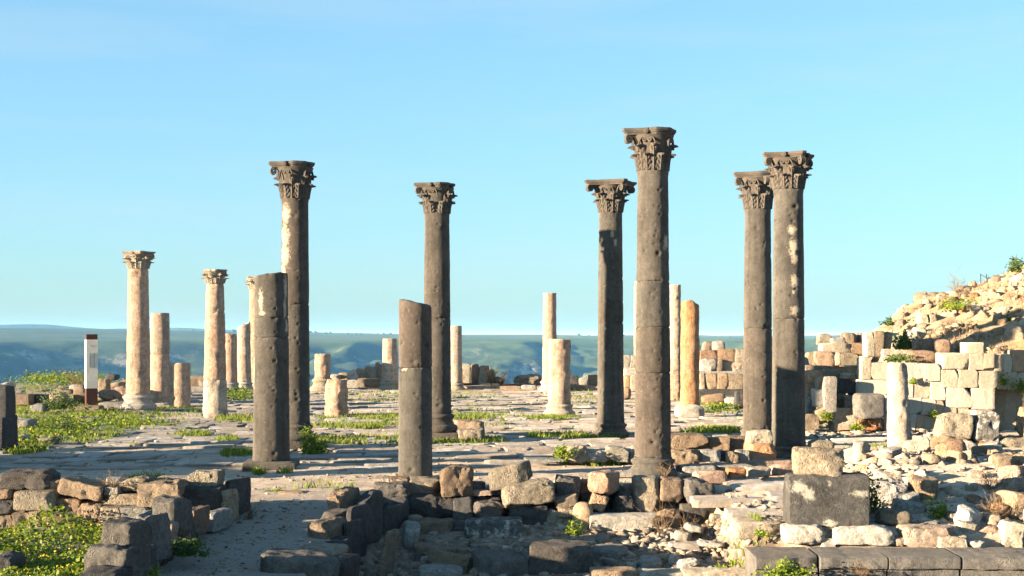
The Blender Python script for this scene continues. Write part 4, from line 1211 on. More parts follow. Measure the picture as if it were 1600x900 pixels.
for ya, yb_ in ((548, 578), (578, 609), (609, 642), (642, 675)):
    x_ = 1612 + (0 if ya > 590 else 10)
    while x_ < 2060:
        w_ = rr_.uniform(26, 48)
        rect_stone('block', (x_, ya, x_ + w_, yb_, AW + rr_.uniform(-0.03, 0.03), 0.5, rr_.choice(['ash_w', 'ash_c', 'ash_t']), 0, 0, {'k': 40, 'n': 8, 'rough': 0.022, 'cuts': 0, 'warp': 0.03}), aw, extra=1.0)
        x_ += w_

loose('carved_block', 'dark grey carved block with a curved lower corner jutting below the white wall', 'stone', (1341, 616, 1384, 654, 30.6, 0.55, 'basalt', 0, 0, {'k': 7, 'rough': 0.02}))
loose('loose_stone', 'orange boulder under the dark carved block', 'stone', (1344, 652, 1382, 674, 31.0, 0.5, 'orange', 0, 0, {'k': 4}))
wall('ruined_wall', 'jumbled ruin of tan, grey and white blocks between the lime-patched column and the white wall', 'wall', [
    (1300, 639, 1338, 672, 31.2, 0.5, 'cream'), (1337, 642, 1351, 672, 31.3, 0.5, 'cream'), (1319, 618, 1342, 644, 31.4, 0.5, 'cream'), (1273, 608, 1291, 637, 31.2, 0.4, 'white'), (1288, 591, 1307, 643, 31, 0.3, 'grey', 0, 0, {'k': 16}),
    (1279, 589, 1293, 609, 31.3, 0.35, 'cream'), (1305, 592, 1336, 614, 31.6, 0.4, 'dark'), (1274, 636, 1298, 664, 31, 0.4, 'tan', 0, -20), (1256, 648, 1278, 674, 31, 0.4, 'tan'), (1262, 579, 1286, 601, 31.6, 0.5, 'orange', 0, 0, {'k': 4}),
    (1260, 599, 1276, 622, 31.6, 0.5, 'tan', 0, 0, {'k': 5}), (1258, 620, 1276, 650, 31.5, 0.5, 'grey'), (1305, 612, 1322, 628, 31.6, 0.4, 'brown', 0, 0, {'k': 4}), (1304, 626, 1322, 644, 31.6, 0.4, 'tan', 0, 0, {'k': 5}),
    (1273, 549, 1305, 574, 35.8, 0.5, 'brown'), (1262, 551, 1274, 575, 35.9, 0.5, 'tan'), (1304, 551, 1313, 571, 35.8, 0.5, 'cream'), (1312, 552, 1344, 572, 35.8, 0.5, 'tan'), (1286, 537, 1327, 554, 36, 0.5, 'cream'),
    (1317, 519, 1340, 539, 36.2, 0.5, 'tan', 0, 8, {'k': 5}), (1299, 526, 1320, 541, 36.2, 0.5, 'grey', 0, -8), (1326, 536, 1350, 556, 36.1, 0.5, 'tan'), (1338, 520, 1358, 551, 36.5, 0.5, 'brown', 0, 10, {'k': 5}),
    (1260, 570, 1300, 584, 32.2, 0.5, 'brown', 0, 3), (1284, 575, 1330, 594, 32.1, 0.6, 'tan', 0, 4), (1325, 572, 1348, 595, 32, 0.5, 'brown'), (1316, 583, 1346, 597, 31.9, 0.4, 'cream'), (1330, 596, 1342, 620, 31.8, 0.4, 'dark'),
    (1245, 560, 1264, 600, 32.6, 0.5, 'grey'), (1278, 522, 1300, 540, 36.4, 0.4, 'tan', 0, 0, {'k': 4}),
], (6.9, 31.8, 0), core=[(7.5, 36.6, -0.2, 1.9, 0.8, 1.6)], n=8)
wall('upper_wall', 'old course of pale upright stones on the slope above the white block wall', 'wall', [
    (1354, 519, 1367, 557, 34.7, 0.5, 'cream'), (1366, 518, 1380, 557, 34.7, 0.5, 'tan'), (1379, 519, 1393, 546, 34.8, 0.5, 'cream'), (1392, 520, 1404, 546, 34.8, 0.5, 'white'), (1404, 528, 1421, 547, 34.9, 0.5, 'tan'),
    (1379, 545, 1420, 560, 34.5, 0.5, 'cream'), (1420, 517, 1433, 546, 34.9, 0.5, 'white'), (1432, 512, 1448, 534, 35.1, 0.5, 'cream'), (1447, 516, 1466, 534, 35.1, 0.5, 'cream'), (1432, 530, 1464, 552, 32.7, 0.5, 'tan', 0, 0, {'k': 5}),
    (1462, 530, 1488, 554, 32.5, 0.5, 'brown', 0, 0, {'k': 4}), (1420, 548, 1463, 570, 31.7, 0.5, 'brown', 0, 0, {'k': 5}), (1437, 488, 1451, 520, 36.1, 0.4, 'cream', 0, 0, {'k': 5}), (1452, 492, 1464, 520, 36.1, 0.4, 'tan', 0, 0, {'k': 5}),
    (1472, 488, 1496, 522, 36.3, 0.4, 'cream', 0, 0, {'k': 5}), (1532, 490, 1549, 516, 36.3, 0.4, 'cream', 0, 0, {'k': 6}), (1490, 520, 1526, 540, 34.5, 0.5, 'brown', 0, 5, {'k': 5}), (1524, 523, 1548, 538, 34.3, 0.4, 'tan'),
], (9.6, 34, 1.4), n=8)
wall('courtyard_wall', 'wall of squared grey-tan blocks with rubble on top, left of the paired basalt columns', 'wall', [
    (1094, 583, 1102, 609, 44.5, 0.5, 'brown'), (1102, 583, 1120, 609, 44.5, 0.5, 'tan'), (1120, 584, 1138, 609, 44.5, 0.5, 'tan'), (1138, 584, 1162, 610, 44.5, 0.5, 'tan'),
    (1095, 562, 1120, 582, 44.8, 0.5, 'grey'), (1118, 562, 1131, 582, 44.8, 0.5, 'tan', 0, 0, {'k': 4}), (1122, 546, 1150, 582, 45.0, 0.5, 'tan'), (1148, 546, 1166, 584, 45.0, 0.5, 'brown'), (1093, 580, 1166, 586, 44.6, 0.6, 'grey'),
    (1097, 533, 1116, 552, 45.4, 0.5, 'tan', 0, 10, {'k': 4}), (1112, 532, 1134, 552, 45.3, 0.5, 'grey', 0, -6, {'k': 4}), (1094, 548, 1122, 564, 45.0, 0.5, 'brown'), (1094, 608, 1166, 620, 44.4, 0.4, 'dark'), (1094, 619, 1130, 634, 44.2, 0.4, 'dark'), (1128, 618, 1166, 634, 44.3, 0.4, 'basalt'),
], (6.2, 44.6, 0), core=[(6.35, 45.2, -0.1, 1.4, 0.5, 1.35)], n=8)
for lab, e in [('tan wedge boulder below the squared courtyard wall', (1098, 614, 1134, 634, 42.5, 0.5, 'tan', 0, -8, {'k': 4})),
               ('white stone on the grass below the courtyard wall', (1134, 621, 1154, 633, 42.3, 0.4, 'white', 0, 0, {'k': 5})),
               ('upright dark block beside the paired basalt columns', (1150, 612, 1162, 640, 41.0, 0.4, 'dark'))]:
    loose('loose_stone', lab, 'stone', e)
wall('ruined_wall', 'cream and brown blocks peeping out behind the nearest basalt column', 'wall', [
    (974, 556, 984, 576, 50, 0.5, 'cream'), (983, 556, 996, 574, 50, 0.5, 'cream'), (976, 574, 998, 590, 50, 0.5, 'white'), (975, 587, 988, 606, 49.5, 0.5, 'orange', 0, 0, {'k': 5}), (972, 606, 986, 624, 47.5, 0.5, 'brown', 0, 0, {'k': 4}), (984, 588, 1000, 612, 49.5, 0.5, 'cream'),
], (4, 50, 0), n=6)
wall('terrace_parapet', 'low dark stone row at the terrace edge behind the scarred limestone stump', 'wall', [
    (891, 587, 903, 604, 55, 0.5, 'dark'), (901, 590, 922, 603, 55, 0.5, 'cream', 0, 0, {'k': 4}), (918, 586, 936, 603, 55, 0.5, 'brown'), (896, 602, 916, 612, 54.5, 0.5, 'brown'), (914, 603, 940, 612, 54.5, 0.5, 'pink'), (886, 600, 898, 612, 54.5, 0.5, 'brown'),
], (2.6, 55, 0), n=6)
wall('terrace_parapet', 'weathered wall fragment at the terrace edge right of the slender limestone column', 'wall', [
    (722, 570, 736, 601, 57, 0.5, 'cream'), (735, 570, 748, 601, 57, 0.5, 'tan'), (747, 571, 764, 602, 57, 0.5, 'cream', 0, 5), (762, 578, 772, 602, 57, 0.5, 'brown'), (770, 588, 788, 603, 57, 0.5, 'brown', 0, 10, {'k': 4}), (718, 575, 726, 602, 57, 0.5, 'tan'),
], (-1.3, 57, 0), n=7)
wall('terrace_parapet', 'heap of pale broken blocks at the terrace edge between two limestone stumps', 'wall', [
    (542, 577, 562, 600, 57, 0.5, 'white', 0, -25, {'k': 5}), (552, 574, 572, 596, 57.3, 0.5, 'cream', 0, 12, {'k': 5}), (570, 573, 580, 592, 57.4, 0.5, 'tan'), (578, 573, 588, 592, 57.4, 0.5, 'grey'), (586, 570, 598, 592, 57.5, 0.5, 'tan'),
    (558, 591, 597, 606, 56.5, 0.5, 'tan'), (542, 594, 560, 606, 56.6, 0.5, 'white'), (516, 585, 532, 598, 57.2, 0.5, 'cream', 0, 0, {'k': 4}), (528, 582, 545, 596, 57.4, 0.5, 'brown', 0, 0, {'k': 3.5}), (586, 566, 592, 574, 57.5, 0.4, 'cream'),
], (-5.6, 57, 0), n=7)
wall('terrace_edge', 'low dark ledge with pale slabs along the far terrace edge', 'wall', [
    (722, 599, 780, 604, 56.4, 0.7, 'dark'), (778, 600, 846, 605, 56.4, 0.7, 'dark'), (720, 603, 765, 610, 55.8, 0.5, 'cream'), (763, 603, 812, 610, 55.8, 0.5, 'tan'), (814, 602, 838, 610, 55.8, 0.5, 'white'),
    (718, 609, 790, 614, 54.6, 0.5, 'brown'), (788, 609, 850, 614, 54.6, 0.5, 'brown'), (838, 603, 850, 611, 55.8, 0.5, 'tan'),
], (-0.4, 56, 0), n=6)
loose('loose_stone', 'low tan mound of rock left of the tall collared limestone column', 'stone', (803, 586, 848, 603, 57.5, 0.7, 'tan', 0, 0, {'k': 3, 'rough': 0.12}))

# ------------------------------------------------------------------ left middle ground
wall('tumbled_wall', 'tumbled pale boulders in the grass around the sign pillar', 'wall', [
    (113, 603, 136, 630, 42.5, 0.5, 'tan', 0, 0, {'k': 3.2}), (88, 606, 115, 616, 43.5, 0.5, 'tan', 0, 8, {'k': 4}), (76, 614, 100, 630, 42.0, 0.5, 'pink', 0, 0, {'k': 4}), (152, 592, 168, 612, 43.5, 0.5, 'tan'), (154, 609, 178, 626, 43.0, 0.5, 'tan', 0, 0, {'k': 4}),
    (170, 596, 190, 608, 44.5, 0.5, 'pink', 0, -8, {'k': 4}), (176, 604, 200, 624, 43.0, 0.5, 'pink', 0, 0, {'k': 4}), (184, 592, 202, 608, 45.0, 0.5, 'brown', 0, -14, {'k': 5}), (108, 601, 122, 612, 44.5, 0.5, 'cream', 0, 0, {'k': 4}),
    (14, 616, 44, 632, 42.0, 0.6, 'brown'), (40, 616, 76, 630, 42.5, 0.6, 'dark', 0, 0, {'k': 5}), (164, 584, 182, 594, 46.0, 0.5, 'dark', 0, 5, {'k': 5}), (117, 634, 154, 644, 39.5, 0.6, 'brown'), (155, 628, 196, 640, 40.5, 0.8, 'grey'),
], (-12, 43, 0.2), n=8)
wall('low_wall', 'dark broken wall bits between the short limestone stump and the column with the bulging foot', 'wall', [
    (298, 588, 320, 606, 50, 0.5, 'brown'), (310, 594, 324, 606, 49.5, 0.5, 'tan', 0, 0, {'k': 4}), (300, 604, 322, 612, 49, 0.5, 'grey'),
], (-10.3, 50, 0), n=6)
pl = thing('basalt_pillar', 'dark basalt pillar of two stacked blocks cut by the left edge', 'pillar', (-8.9, 25.9, 0))
rect_stone('lower_block', (-24, 652, 14, 708, 25.6, 0.6, 'dark', 0, 0, {'k': 20, 'rough': 0.02}), pl)
rect_stone('upper_block', (-24, 603, 10, 654, 25.65, 0.55, 'dark', 0, 0, {'k': 20, 'rough': 0.02}), pl)

# unseen ruin added left of the frame to cast the long shadow over paving
wall('ruined_wall', 'unseen ruined basalt wall added outside the left edge of the view to shade the paving', 'wall', [], (-11, 21.5, 0))
rw = bpy.data.objects[[o.name for o in bpy.data.objects if o.name.startswith('ruined_wall')][-1]]
rr_ = random.Random(21)
yy = 17.6
while yy < 23.9:
    ln = rr_.uniform(0.6, 1.1)
    zz = -0.05
    top_ = 1.25 + 0.35 * math.sin(yy * 1.9) + rr_.uniform(-0.15, 0.2)
    while zz < top_:
        hh = rr_.uniform(0.32, 0.5)
        _seed[0] += 3
        new('block', rock_mesh(0.6, ln * 0.99, hh, _seed[0], 12, 0.03, 2, 7), M['basalt'], rw, Vector((-11 + rr_.uniform(-0.05, 0.05), yy + ln / 2, zz)) - rw.location)
        zz += hh * 0.97
    yy += ln

# ------------------------------------------------------------------ sign pillar
d_ = F * H / (640 - HY)
s_ = d_ / F
sg = thing('sign_pillar', 'square white information pillar with brown foot and brown cap', 'sign', G(142.5, 640), rot=(0, 0, R(23.6)))
def bevel_box(sx, sy, sz, b):
    v, f = [], []
    for z_, s in ((0, b), (b, 0), (sz - b, 0), (sz, b)):
        for (a, c_) in ((-1, -1), (1, -1), (1, 1), (-1, 1)):
            v.append((a * (sx / 2 - s), c_ * (sy / 2 - s), z_))
    for l in range(3):
        for i in range(4):
            j = (i + 1) % 4
            f.append((l * 4 + i, l * 4 + j, l * 4 + 4 + j, l * 4 + 4 + i))
    f += [(3, 2, 1, 0), (12, 13, 14, 15)]
    return mesh('box', v, f, smooth=False)
w_ = 17.5 * s_
new('foot', bevel_box(w_ * 0.97, w_ * 0.97, 33 * s_, 0.006), M['sign_brown'], sg)
pn = new('panel', bevel_box(w_, w_, 76 * s_, 0.008), M['sign_white'], sg, (0, 0, 33 * s_ + 0.003))
new('cap', bevel_box(w_ * 0.97, w_ * 0.97, 8.5 * s_, 0.006), M['sign_brown'], sg, (0, 0, 109.3 * s_))
for (x_, z_, sx_, sz_) in ((-0.05, 62, 0.10, 0.010), (-0.105, 51, 0.010, 0.40), (0.005, 51, 0.010, 0.40)):
    new('emblem_line', bevel_box(sx_, 0.006, sz_, 0.001), M['metal'], pn, (x_ + 0.05, -w_ / 2 - 0.003, z_ * s_ - sz_ + 0.08))

# ------------------------------------------------------------------ paving
rs = np.random.RandomState(12)
slabs = []
def add_slabs(y0, y1, x_lim, keep, big=1.0):
    y = y0
    while y < y1:
        dy = rs.uniform(0.42, 0.85) * big
        xa, xb = x_lim(y)
        x = xa - rs.rand()
        while x < xb:
            dx = rs.uniform(0.35, 1.25) * big
            if rs.rand() < keep(x + dx / 2, y + dy / 2):
                slabs.append((x + 0.03, y + 0.03, x + dx - 0.03, y + dy - 0.03))
            x += dx
        y += dy
def kp(x, y):
    n_ = float(fbm(np.array([[x * 0.22, y * 0.22, 3.0]]), 77, 3)[0])
    base = 0.66 if y > 27 else (0.5 if (y > 24.5 or x < -3) else 0.12)
    if x > 8.3 and y > 31:
        return 0
    return base + 0.7 * n_
add_slabs(22.6, 57.5, lambda y: (-0.345 * y - 0.5, min(0.36 * y + 1, 12.5)), kp)
add_slabs(16.9, 20.3, lambda y: (2.55, 4.2), lambda x, y: 0.85, 0.9)
def slab_geo(e, seed):
    r_ = np.random.RandomState(seed)
    x0, y0, x1, y1 = e
    c = np.array([(x0, y0), (x1, y0), (x1, y1), (x0, y1)]) + r_.uniform(-0.065, 0.065, (4, 2))
    ring = []
    for i in range(4):
        a, b_ = c[i], c[(i + 1) % 4]
        ring += [a + (b_ - a) * 0.08, a + (b_ - a) * 0.5 + r_.uniform(-0.03, 0.03, 2), a + (b_ - a) * 0.92]
    ring = np.array(ring)
    cen = ring.mean(0)
    base_z = float(gz(cen[0], cen[1])) + r_.uniform(0.0, 0.042)
    tx, ty = r_.uniform(-0.035, 0.035, 2)
    def lev(sc, dz):
        p_ = cen + (ring - cen) * sc
        z_ = base_z + dz + tx * (p_[:, 0] - cen[0]) + ty * (p_[:, 1] - cen[1]) + r_.uniform(-0.006, 0.006, len(p_))
        return np.concatenate([p_, z_[:, None]], 1)
    v = np.concatenate([lev(1.0, -0.09), lev(1.0, -0.012), lev(0.955, 0.0), lev(0.5, 0.004)])
    f = []
    for l in range(3):
        for i in range(12):
            j = (i + 1) % 12
            f.append((l * 12 + i, l * 12 + j, l * 12 + 12 + j, l * 12 + 12 + i))
    f.append(list(range(36, 48)))
    return v, f, Vector((cen[0], cen[1], base_z))
def slab_size(e):
    x0, y0, x1, y1 = e
    px = 800 + F * (x0 + x1) / 2 / y0
    if not -20 < px < 1620:
        return -1
    return (x1 - x0) * F / y0 * (F * H / y0 - F * H / y1)
order = sorted(range(len(slabs)), key=lambda i: -slab_size(slabs[i]))
bv, bf = [], []
for n_, i in enumerate(order):
    v, f, c = slab_geo(slabs[i], 500 + i)
    if n_ < 300:
        me = mesh('flagstone', v - np.array(c), f, smooth=False)
        new('flagstone', me, M['slab'], ground, c)
    else:
        k0 = 48 * len(bv)
        bv.append(v)
        bf += [tuple(k0 + q for q in p_) for p_ in f]
fs = new('flagstones', mesh('flagstones', np.concatenate(bv), bf, smooth=False), M['slab'], ground)
fs['kind'] = 'stuff'

# ------------------------------------------------------------------ small rubble
def scatter(n, gen, zf, smin, smax, power, seed, flat=0.6):
    r_ = np.random.RandomState(seed)
    xy = np.array([gen(r_) for _ in range(n)])
    s = smin + (smax - smin) * r_.rand(n) ** power
    z_ = zf(xy[:, 0], xy[:, 1]) + s * 0.02
    return np.stack([xy[:, 0], xy[:, 1], z_, s * r_.uniform(0.7, 1.3, n), s * r_.uniform(0.7, 1.3, n), s * flat * r_.uniform(0.7, 1.2, n)], 1).tolist()
def in_frame(r_, y0, y1, pw=1.0):
    y_ = y0 + (y1 - y0) * r_.rand() ** pw
    return r_.uniform(-0.355, 0.355) * y_, y_
pts = scatter(7000, lambda r_: in_frame(r_, 13.2, 34, 1.5), gz, 0.006, 0.045, 3.5, 1)
pts += scatter(1900, lambda r_: (r_.uniform(-1.75, 2.9), r_.uniform(16.2, 19.5)), gz, 0.008, 0.06, 3.2, 2, 0.75)
pts += scatter(900, lambda r_: (abs(r_.normal(0, 0.55)) * r_.choice([-1, 1]) + 2.1, r_.uniform(16.8, 18.9)), lambda a, b_: gz(a, b_), 0.012, 0.09, 2.6, 3, 0.75)
pts += scatter(950, lambda r_: (r_.uniform(3.9, 7.2), r_.uniform(16.6, 21.5)), gz, 0.010, 0.10, 3.6, 4, 0.75)
pts += scatter(700, lambda r_: (r_.uniform(-3.15, -2.4), r_.uniform(13.2, 18.5)), gz, 0.005, 0.03, 2.5, 5)
pts += scatter(500, lambda r_: (r_.uniform(5.6, 9.8), r_.uniform(29.0, 31.6)), gz, 0.02, 0.14, 2.2, 6)
rub = new('rubble', blob_mesh('rubble', pts, 3), M['pebble'], None)
rub['kind'] = 'stuff'
rub['label'] = 'small stones and chips scattered over the dirt and rubble heaps'
pts = scatter(2300, lambda r_: (r_.uniform(8.9, 17), r_.uniform(32.2, 43)), hz, 0.015, 0.17, 3.6, 7, 0.8)
hr = new('rubble', blob_mesh('hill_rubble', pts, 5), M['hill_rubble'], None)
hr['kind'] = 'stuff'
hr['label'] = 'tan stone rubble strewn over the right hillside'
# bigger rocks on the hillside, pieces of it
pool = [rock_mesh(1, 0.9, 0.8, 4000 + i, 4 + i % 3, 0.1, 4, 7) for i in range(8)]
hp = {}
rr_ = random.Random(5)
for k in range(95):
    y_ = rr_.uniform(32.6, 41.5)
    x_ = rr_.uniform(9.2, 15.5)
    s = 0.13 + 0.36 * rr_.random() ** 2.2
    z_ = float(hz(x_, y_))
    mt = rr_.choice(['cream', 'tan', 'tan', 'cream', 'tan', 'brown', 'orange'])
    i = rr_.randrange(8)
    if (i, mt) not in hp:
        hp[(i, mt)] = pool[i].copy()
        hp[(i, mt)].materials.append(M[mt])
    new('rock', hp[(i, mt)], M[mt], hillside, (x_, y_, z_ - 0.35 * s), (rr_.uniform(-0.3, 0.3), rr_.uniform(-0.3, 0.3), rr_.uniform(0, 6.3)), (s * 1.2, s, s))

# ------------------------------------------------------------------ plants
def blades(pts, seed, hmin, hmax, w):
    """one bent two-part blade per point (x, y, z)"""
    r_ = np.random.RandomState(seed)
    p_ = np.asarray(pts, float)
    n = len(p_)
    a = r_.rand(n) * 6.283
    h = hmin + (hmax - hmin) * r_.rand(n)
    lean = h * r_.uniform(0.1, 0.9, n)
    la = r_.rand(n) * 6.283
    side = np.stack([np.cos(a), np.sin(a), 0 * a], 1) * (w * r_.uniform(0.6, 1.3, n))[:, None]
    ld = np.stack([np.cos(la), np.sin(la), 0 * a], 1)
    mid = p_ + ld * (lean * 0.35)[:, None] + np.array([0, 0, 1]) * (h * 0.6)[:, None]
    tip = p_ + ld * lean[:, None] + np.array([0, 0, 1]) * h[:, None]
    v = np.stack([p_ - side, p_ + side, mid + side * 0.8, mid - side * 0.8, tip], 1).reshape(-1, 3)
    k = np.arange(n) * 5
    quad = np.stack([k, k + 1, k + 2, k + 3], 1)
    tri = np.stack([k + 3, k + 2, k + 4], 1)
    return v, quad.tolist() + tri.tolist()

rs = np.random.RandomState(33)
def patch_pts(px, py, rx, ry, n, z=0.0):
    m = n * 3
    u, w = rs.uniform(-1, 1, m), rs.uniform(-1, 1, m)
    d = F * (H - z) / (py + w * ry - HY)
    x_ = (px + u * rx - 800) * d / F
    nn = fbm(np.stack([x_ * 1.6, d * 1.6, 0 * d], 1), 88, 3)
    ok = (u * u + w * w < 1) & (nn > rs.uniform(-0.5, 0.25, m))
    x_, d = x_[ok][:n], d[ok][:n]
    return np.stack([x_, d, gz(x_, d)], 1).tolist()
GP = [  # px, py, rx, ry, count
    (640, 653, 155, 5, 2600), (570, 666, 90, 5, 1500), (640, 690, 160, 8, 2600), (485, 702, 26, 10, 900), (860, 653, 48, 4, 900), (900, 683, 80, 5, 1100), (1110, 674, 50, 6, 1300), (1125, 634, 30, 7, 900),
    (895, 622, 40, 14, 700), (885, 712, 18, 9, 700), (930, 724, 60, 4, 600), (380, 655, 45, 6, 900), (270, 645, 60, 8, 900), (215, 668, 45, 6, 700), (300, 680, 30, 4, 500), (355, 690, 20, 3, 300), (370, 712, 26, 5, 500),
    (110, 660, 110, 30, 6500), (60, 635, 60, 14, 1800), (30, 695, 50, 16, 1800), (170, 640, 60, 8, 1200), (375, 617, 30, 7, 600), (640, 620, 150, 10, 1400), (1080, 622, 25, 8, 300), (405, 739, 10, 3, 90), (445, 740, 14, 2, 80),
    (1370, 705, 50, 6, 500), (1150, 805, 45, 8, 500), (1310, 668, 40, 4, 200), (1180, 640, 60, 30, 300), (760, 650, 60, 20, 400), (230, 748, 40, 4, 200), (500, 760, 60, 4, 60),
]
gp = []
for g in GP:
    gp += patch_pts(*g)
v, f = blades(gp, 3, 0.04, 0.13, 0.010)
gr = new('grass', mesh('grass', v, f, smooth=False), M['grass'])
gr['kind'] = 'stuff'
gr['label'] = 'short green grass in strips and tufts between the paving stones'

def leaves_mesh(name, pts, seed, size, up=0.5):
    """diamond leaves, one per row x, y, z"""
    r_ = np.random.RandomState(seed)
    p_ = np.asarray(pts, float)
    n = len(p_)
    d1 = r_.randn(n, 3)
    d1[:, 2] = np.abs(d1[:, 2]) * up
    d1 /= np.linalg.norm(d1, axis=1)[:, None]
    d2 = np.cross(d1, r_.randn(n, 3))
    d2 /= np.maximum(np.linalg.norm(d2, axis=1), 1e-6)[:, None]
    s = (size * r_.uniform(0.5, 1.3, n))[:, None]
    v = np.stack([p_, p_ + d1 * s * 0.5 + d2 * s * 0.32, p_ + d1 * s, p_ + d1 * s * 0.5 - d2 * s * 0.32], 1).reshape(-1, 3)
    k = np.arange(n)[:, None] * 4 + np.arange(4)[None]
    return mesh(name, v, k, smooth=False)

# flowering weeds bottom left
n_ = 13000
y_ = rs.uniform(12.6, 16.5, n_)
x_ = -0.36 * y_ + rs.rand(n_) * (np.where(y_ > 13.6, -3.55, -3.75) + 0.36 * y_)
hh = np.maximum(0.03, 0.13 + 0.36 * fbm(np.stack([x_ * 1.6, y_ * 1.6, 1 + 0 * x_], 1), 90, 3))
wp = np.stack([x_, y_, gz(x_, y_, False) + hh * rs.rand(n_) ** 0.6], 1)
fp = wp[rs.rand(n_) < 0.010] + np.array([0, 0, 0.03])
wd = new('weeds', leaves_mesh('weeds', wp, 5, 0.045), M['weed'])
wd['kind'] = 'stuff'
wd['label'] = 'bright green leafy weeds covering the ground below the left rubble wall'
fl = new('flowers', blob_mesh('flowers', [(a, b_, c_, 0.012, 0.012, 0.008) for a, b_, c_ in fp], 5), M['flower'])
fl['kind'] = 'stuff'
fl['label'] = 'tiny yellow flowers on the weeds at bottom left'
# taller yellow-green weeds in the left meadow and along its crest
wp, fp = [], []
for (px, py, rx, ry, n, hh) in ((105, 658, 95, 22, 4600, 0.17), (75, 612, 60, 6, 2600, 0.34), (140, 606, 70, 4, 1800, 0.34), (215, 654, 70, 7, 700, 0.12), (370, 615, 28, 7, 900, 0.2), (30, 690, 40, 10, 1200, 0.14), (1125, 634, 30, 6, 700, 0.14)):
    u, w = rs.normal(0, 0.5, n), rs.normal(0, 0.5, n)
    d = F * (H - 0.15) / (np.maximum(py + w * ry, 598) - HY)
    x_ = (px + u * rx - 800) * d / F
    nn = fbm(np.stack([x_ * 0.9, d * 0.9, 5 + 0 * d], 1), 95, 3)
    ok = nn > -0.15
    x_, d, nn = x_[ok], d[ok], nn[ok]
    q = np.stack([x_, d, gz(x_, d) + hh * np.maximum(0.1, 0.5 + nn) * 1.4 * rs.rand(len(d)) ** 0.6], 1)
    wp += q.tolist()
    fp += q[rs.rand(len(d)) < 0.012].tolist()
wd = new('meadow_weeds', leaves_mesh('meadow_weeds', wp, 6, 0.07), M['weed'])
wd['kind'] = 'stuff'
wd['label'] = 'yellow-green weeds of the meadow around the sign pillar'
fl = new('meadow_flowers', blob_mesh('meadow_flowers', [(a, b_, c_ + 0.02, 0.018, 0.018, 0.014) for a, b_, c_ in fp], 6), M['flower'])
fl['kind'] = 'stuff'
fl['label'] = 'yellow flowers in the meadow around the sign pillar'

def tube_net(segs):
    """thin three-sided twigs from (a, b, ra, rb)"""
    v, f = [], []
    for a, b_, ra, rb in segs:
        a, b_ = Vector(a), Vector(b_)
        d = (b_ - a).normalized()
        s1 = d.orthogonal().normalized()
        s2 = d.cross(s1)
        k = len(v)
        for c, r_ in ((a, ra), (b_, rb)):
            for q in range(3):
                an = q * 2.094
                v.append(c + (s1 * math.cos(an) + s2 * math.sin(an)) * r_)
        for q in range(3):
            j = (q + 1) % 3
            f.append((k + q, k + j, k + 3 + j, k + 3 + q))
    return mesh('twigs', [tuple(q) for q in v], f, smooth=False)

def twig_segs(rng, base, h, spread, n, r0, forks=2, curl=0.25):
    out = []
    for _ in range(n):
        p_ = Vector(base) + Vector((rng.uniform(-1, 1), rng.uniform(-1, 1), 0)) * 0.006
        d = Vector((rng.gauss(0, 0.45) * spread / h, rng.gauss(0, 0.45) * spread / h, 1)).normalized()
        stack = [(p_, d, h * rng.uniform(0.55, 1.0), r0, forks)]
        while stack:
            q, dd, ln, r_, fk = stack.pop()
            m = 4
            for i in range(m):
                e = q + dd * ln / m
                out.append((q, e, r_ * (1 - 0.15 * i), r_ * (0.85 - 0.15 * i)))
                q = e
                dd = (dd + Vector((rng.gauss(0, curl), rng.gauss(0, curl), rng.gauss(0, curl * 0.6)))).normalized()
                if fk and rng.random() < 0.5:
                    sd = (dd + Vector((rng.gauss(0, 0.6), rng.gauss(0, 0.6), rng.gauss(0, 0.3)))).normalized()
                    stack.append((q, sd, ln * 0.5, r_ * 0.6, fk - 1))
    return out

rng = random.Random(77)
for lab, loc, h, sp, n, r0 in [
    ('tangle of dry brown stalks at the foot of the nearest basalt column', P(1040, 745, 19.25), 0.24, 0.5, 14, 0.004),
    ('tall dry thistle stalks beside the white limestone block', P(1036, 838, 18.6), 0.5, 0.5, 14, 0.004),
    ('dry stalks on the rubble heap below the basalt end blocks', P(1075, 838, 18.5), 0.3, 0.5, 12, 0.004),
    ('dry grass clump on the bank below the big orange block', P(1556, 812, 16.9), 0.32, 0.5, 40, 0.004),
    ('dry stalks among the stones at the top of the rubble bank', P(1545, 770, 18.2), 0.36, 0.5, 26, 0.004),
    ('dry twigs on the left rubble wall', P(178, 762, 16.6), 0.18, 0.4, 24, 0.004),
    ('dry tuft against the end of the basalt blocks left of the path', P(388, 815, 17.3), 0.22, 0.25, 20, 0.004),
    ('bare leafless shrub on the hilltop skyline', P(1494, 462, 40.0), 0.62, 0.8, 16, 0.008),
    ('bare leafless shrub behind the sign pillar', P(122, 606, 45.0), 0.7, 0.9, 30, 0.006),
    ('dry stalk in the dirt near the limestone slab', P(1196, 848, 16.7), 0.24, 0.2, 8, 0.004),
    ('dry bush at the terrace edge beside the weathered wall fragment', P(768, 602, 56.0), 0.8, 0.5, 36, 0.008),
    ('smaller dry bush at the terrace edge further right', P(785, 604, 56.0), 0.55, 0.5, 30, 0.008),
    ('yellowed grass stalks in front of the basalt kerb', P(1345, 905, 15.3), 0.22, 0.5, 24, 0.003),
]:
    b0 = Vector(loc)
    me = tube_net([(a - b0, c - b0, ra, rb) for a, c, ra, rb in twig_segs(rng, b0, h, sp, n, r0)])
    tag(new('dry_weed', me, M['dry'], None, b0), lab, 'dry plant')

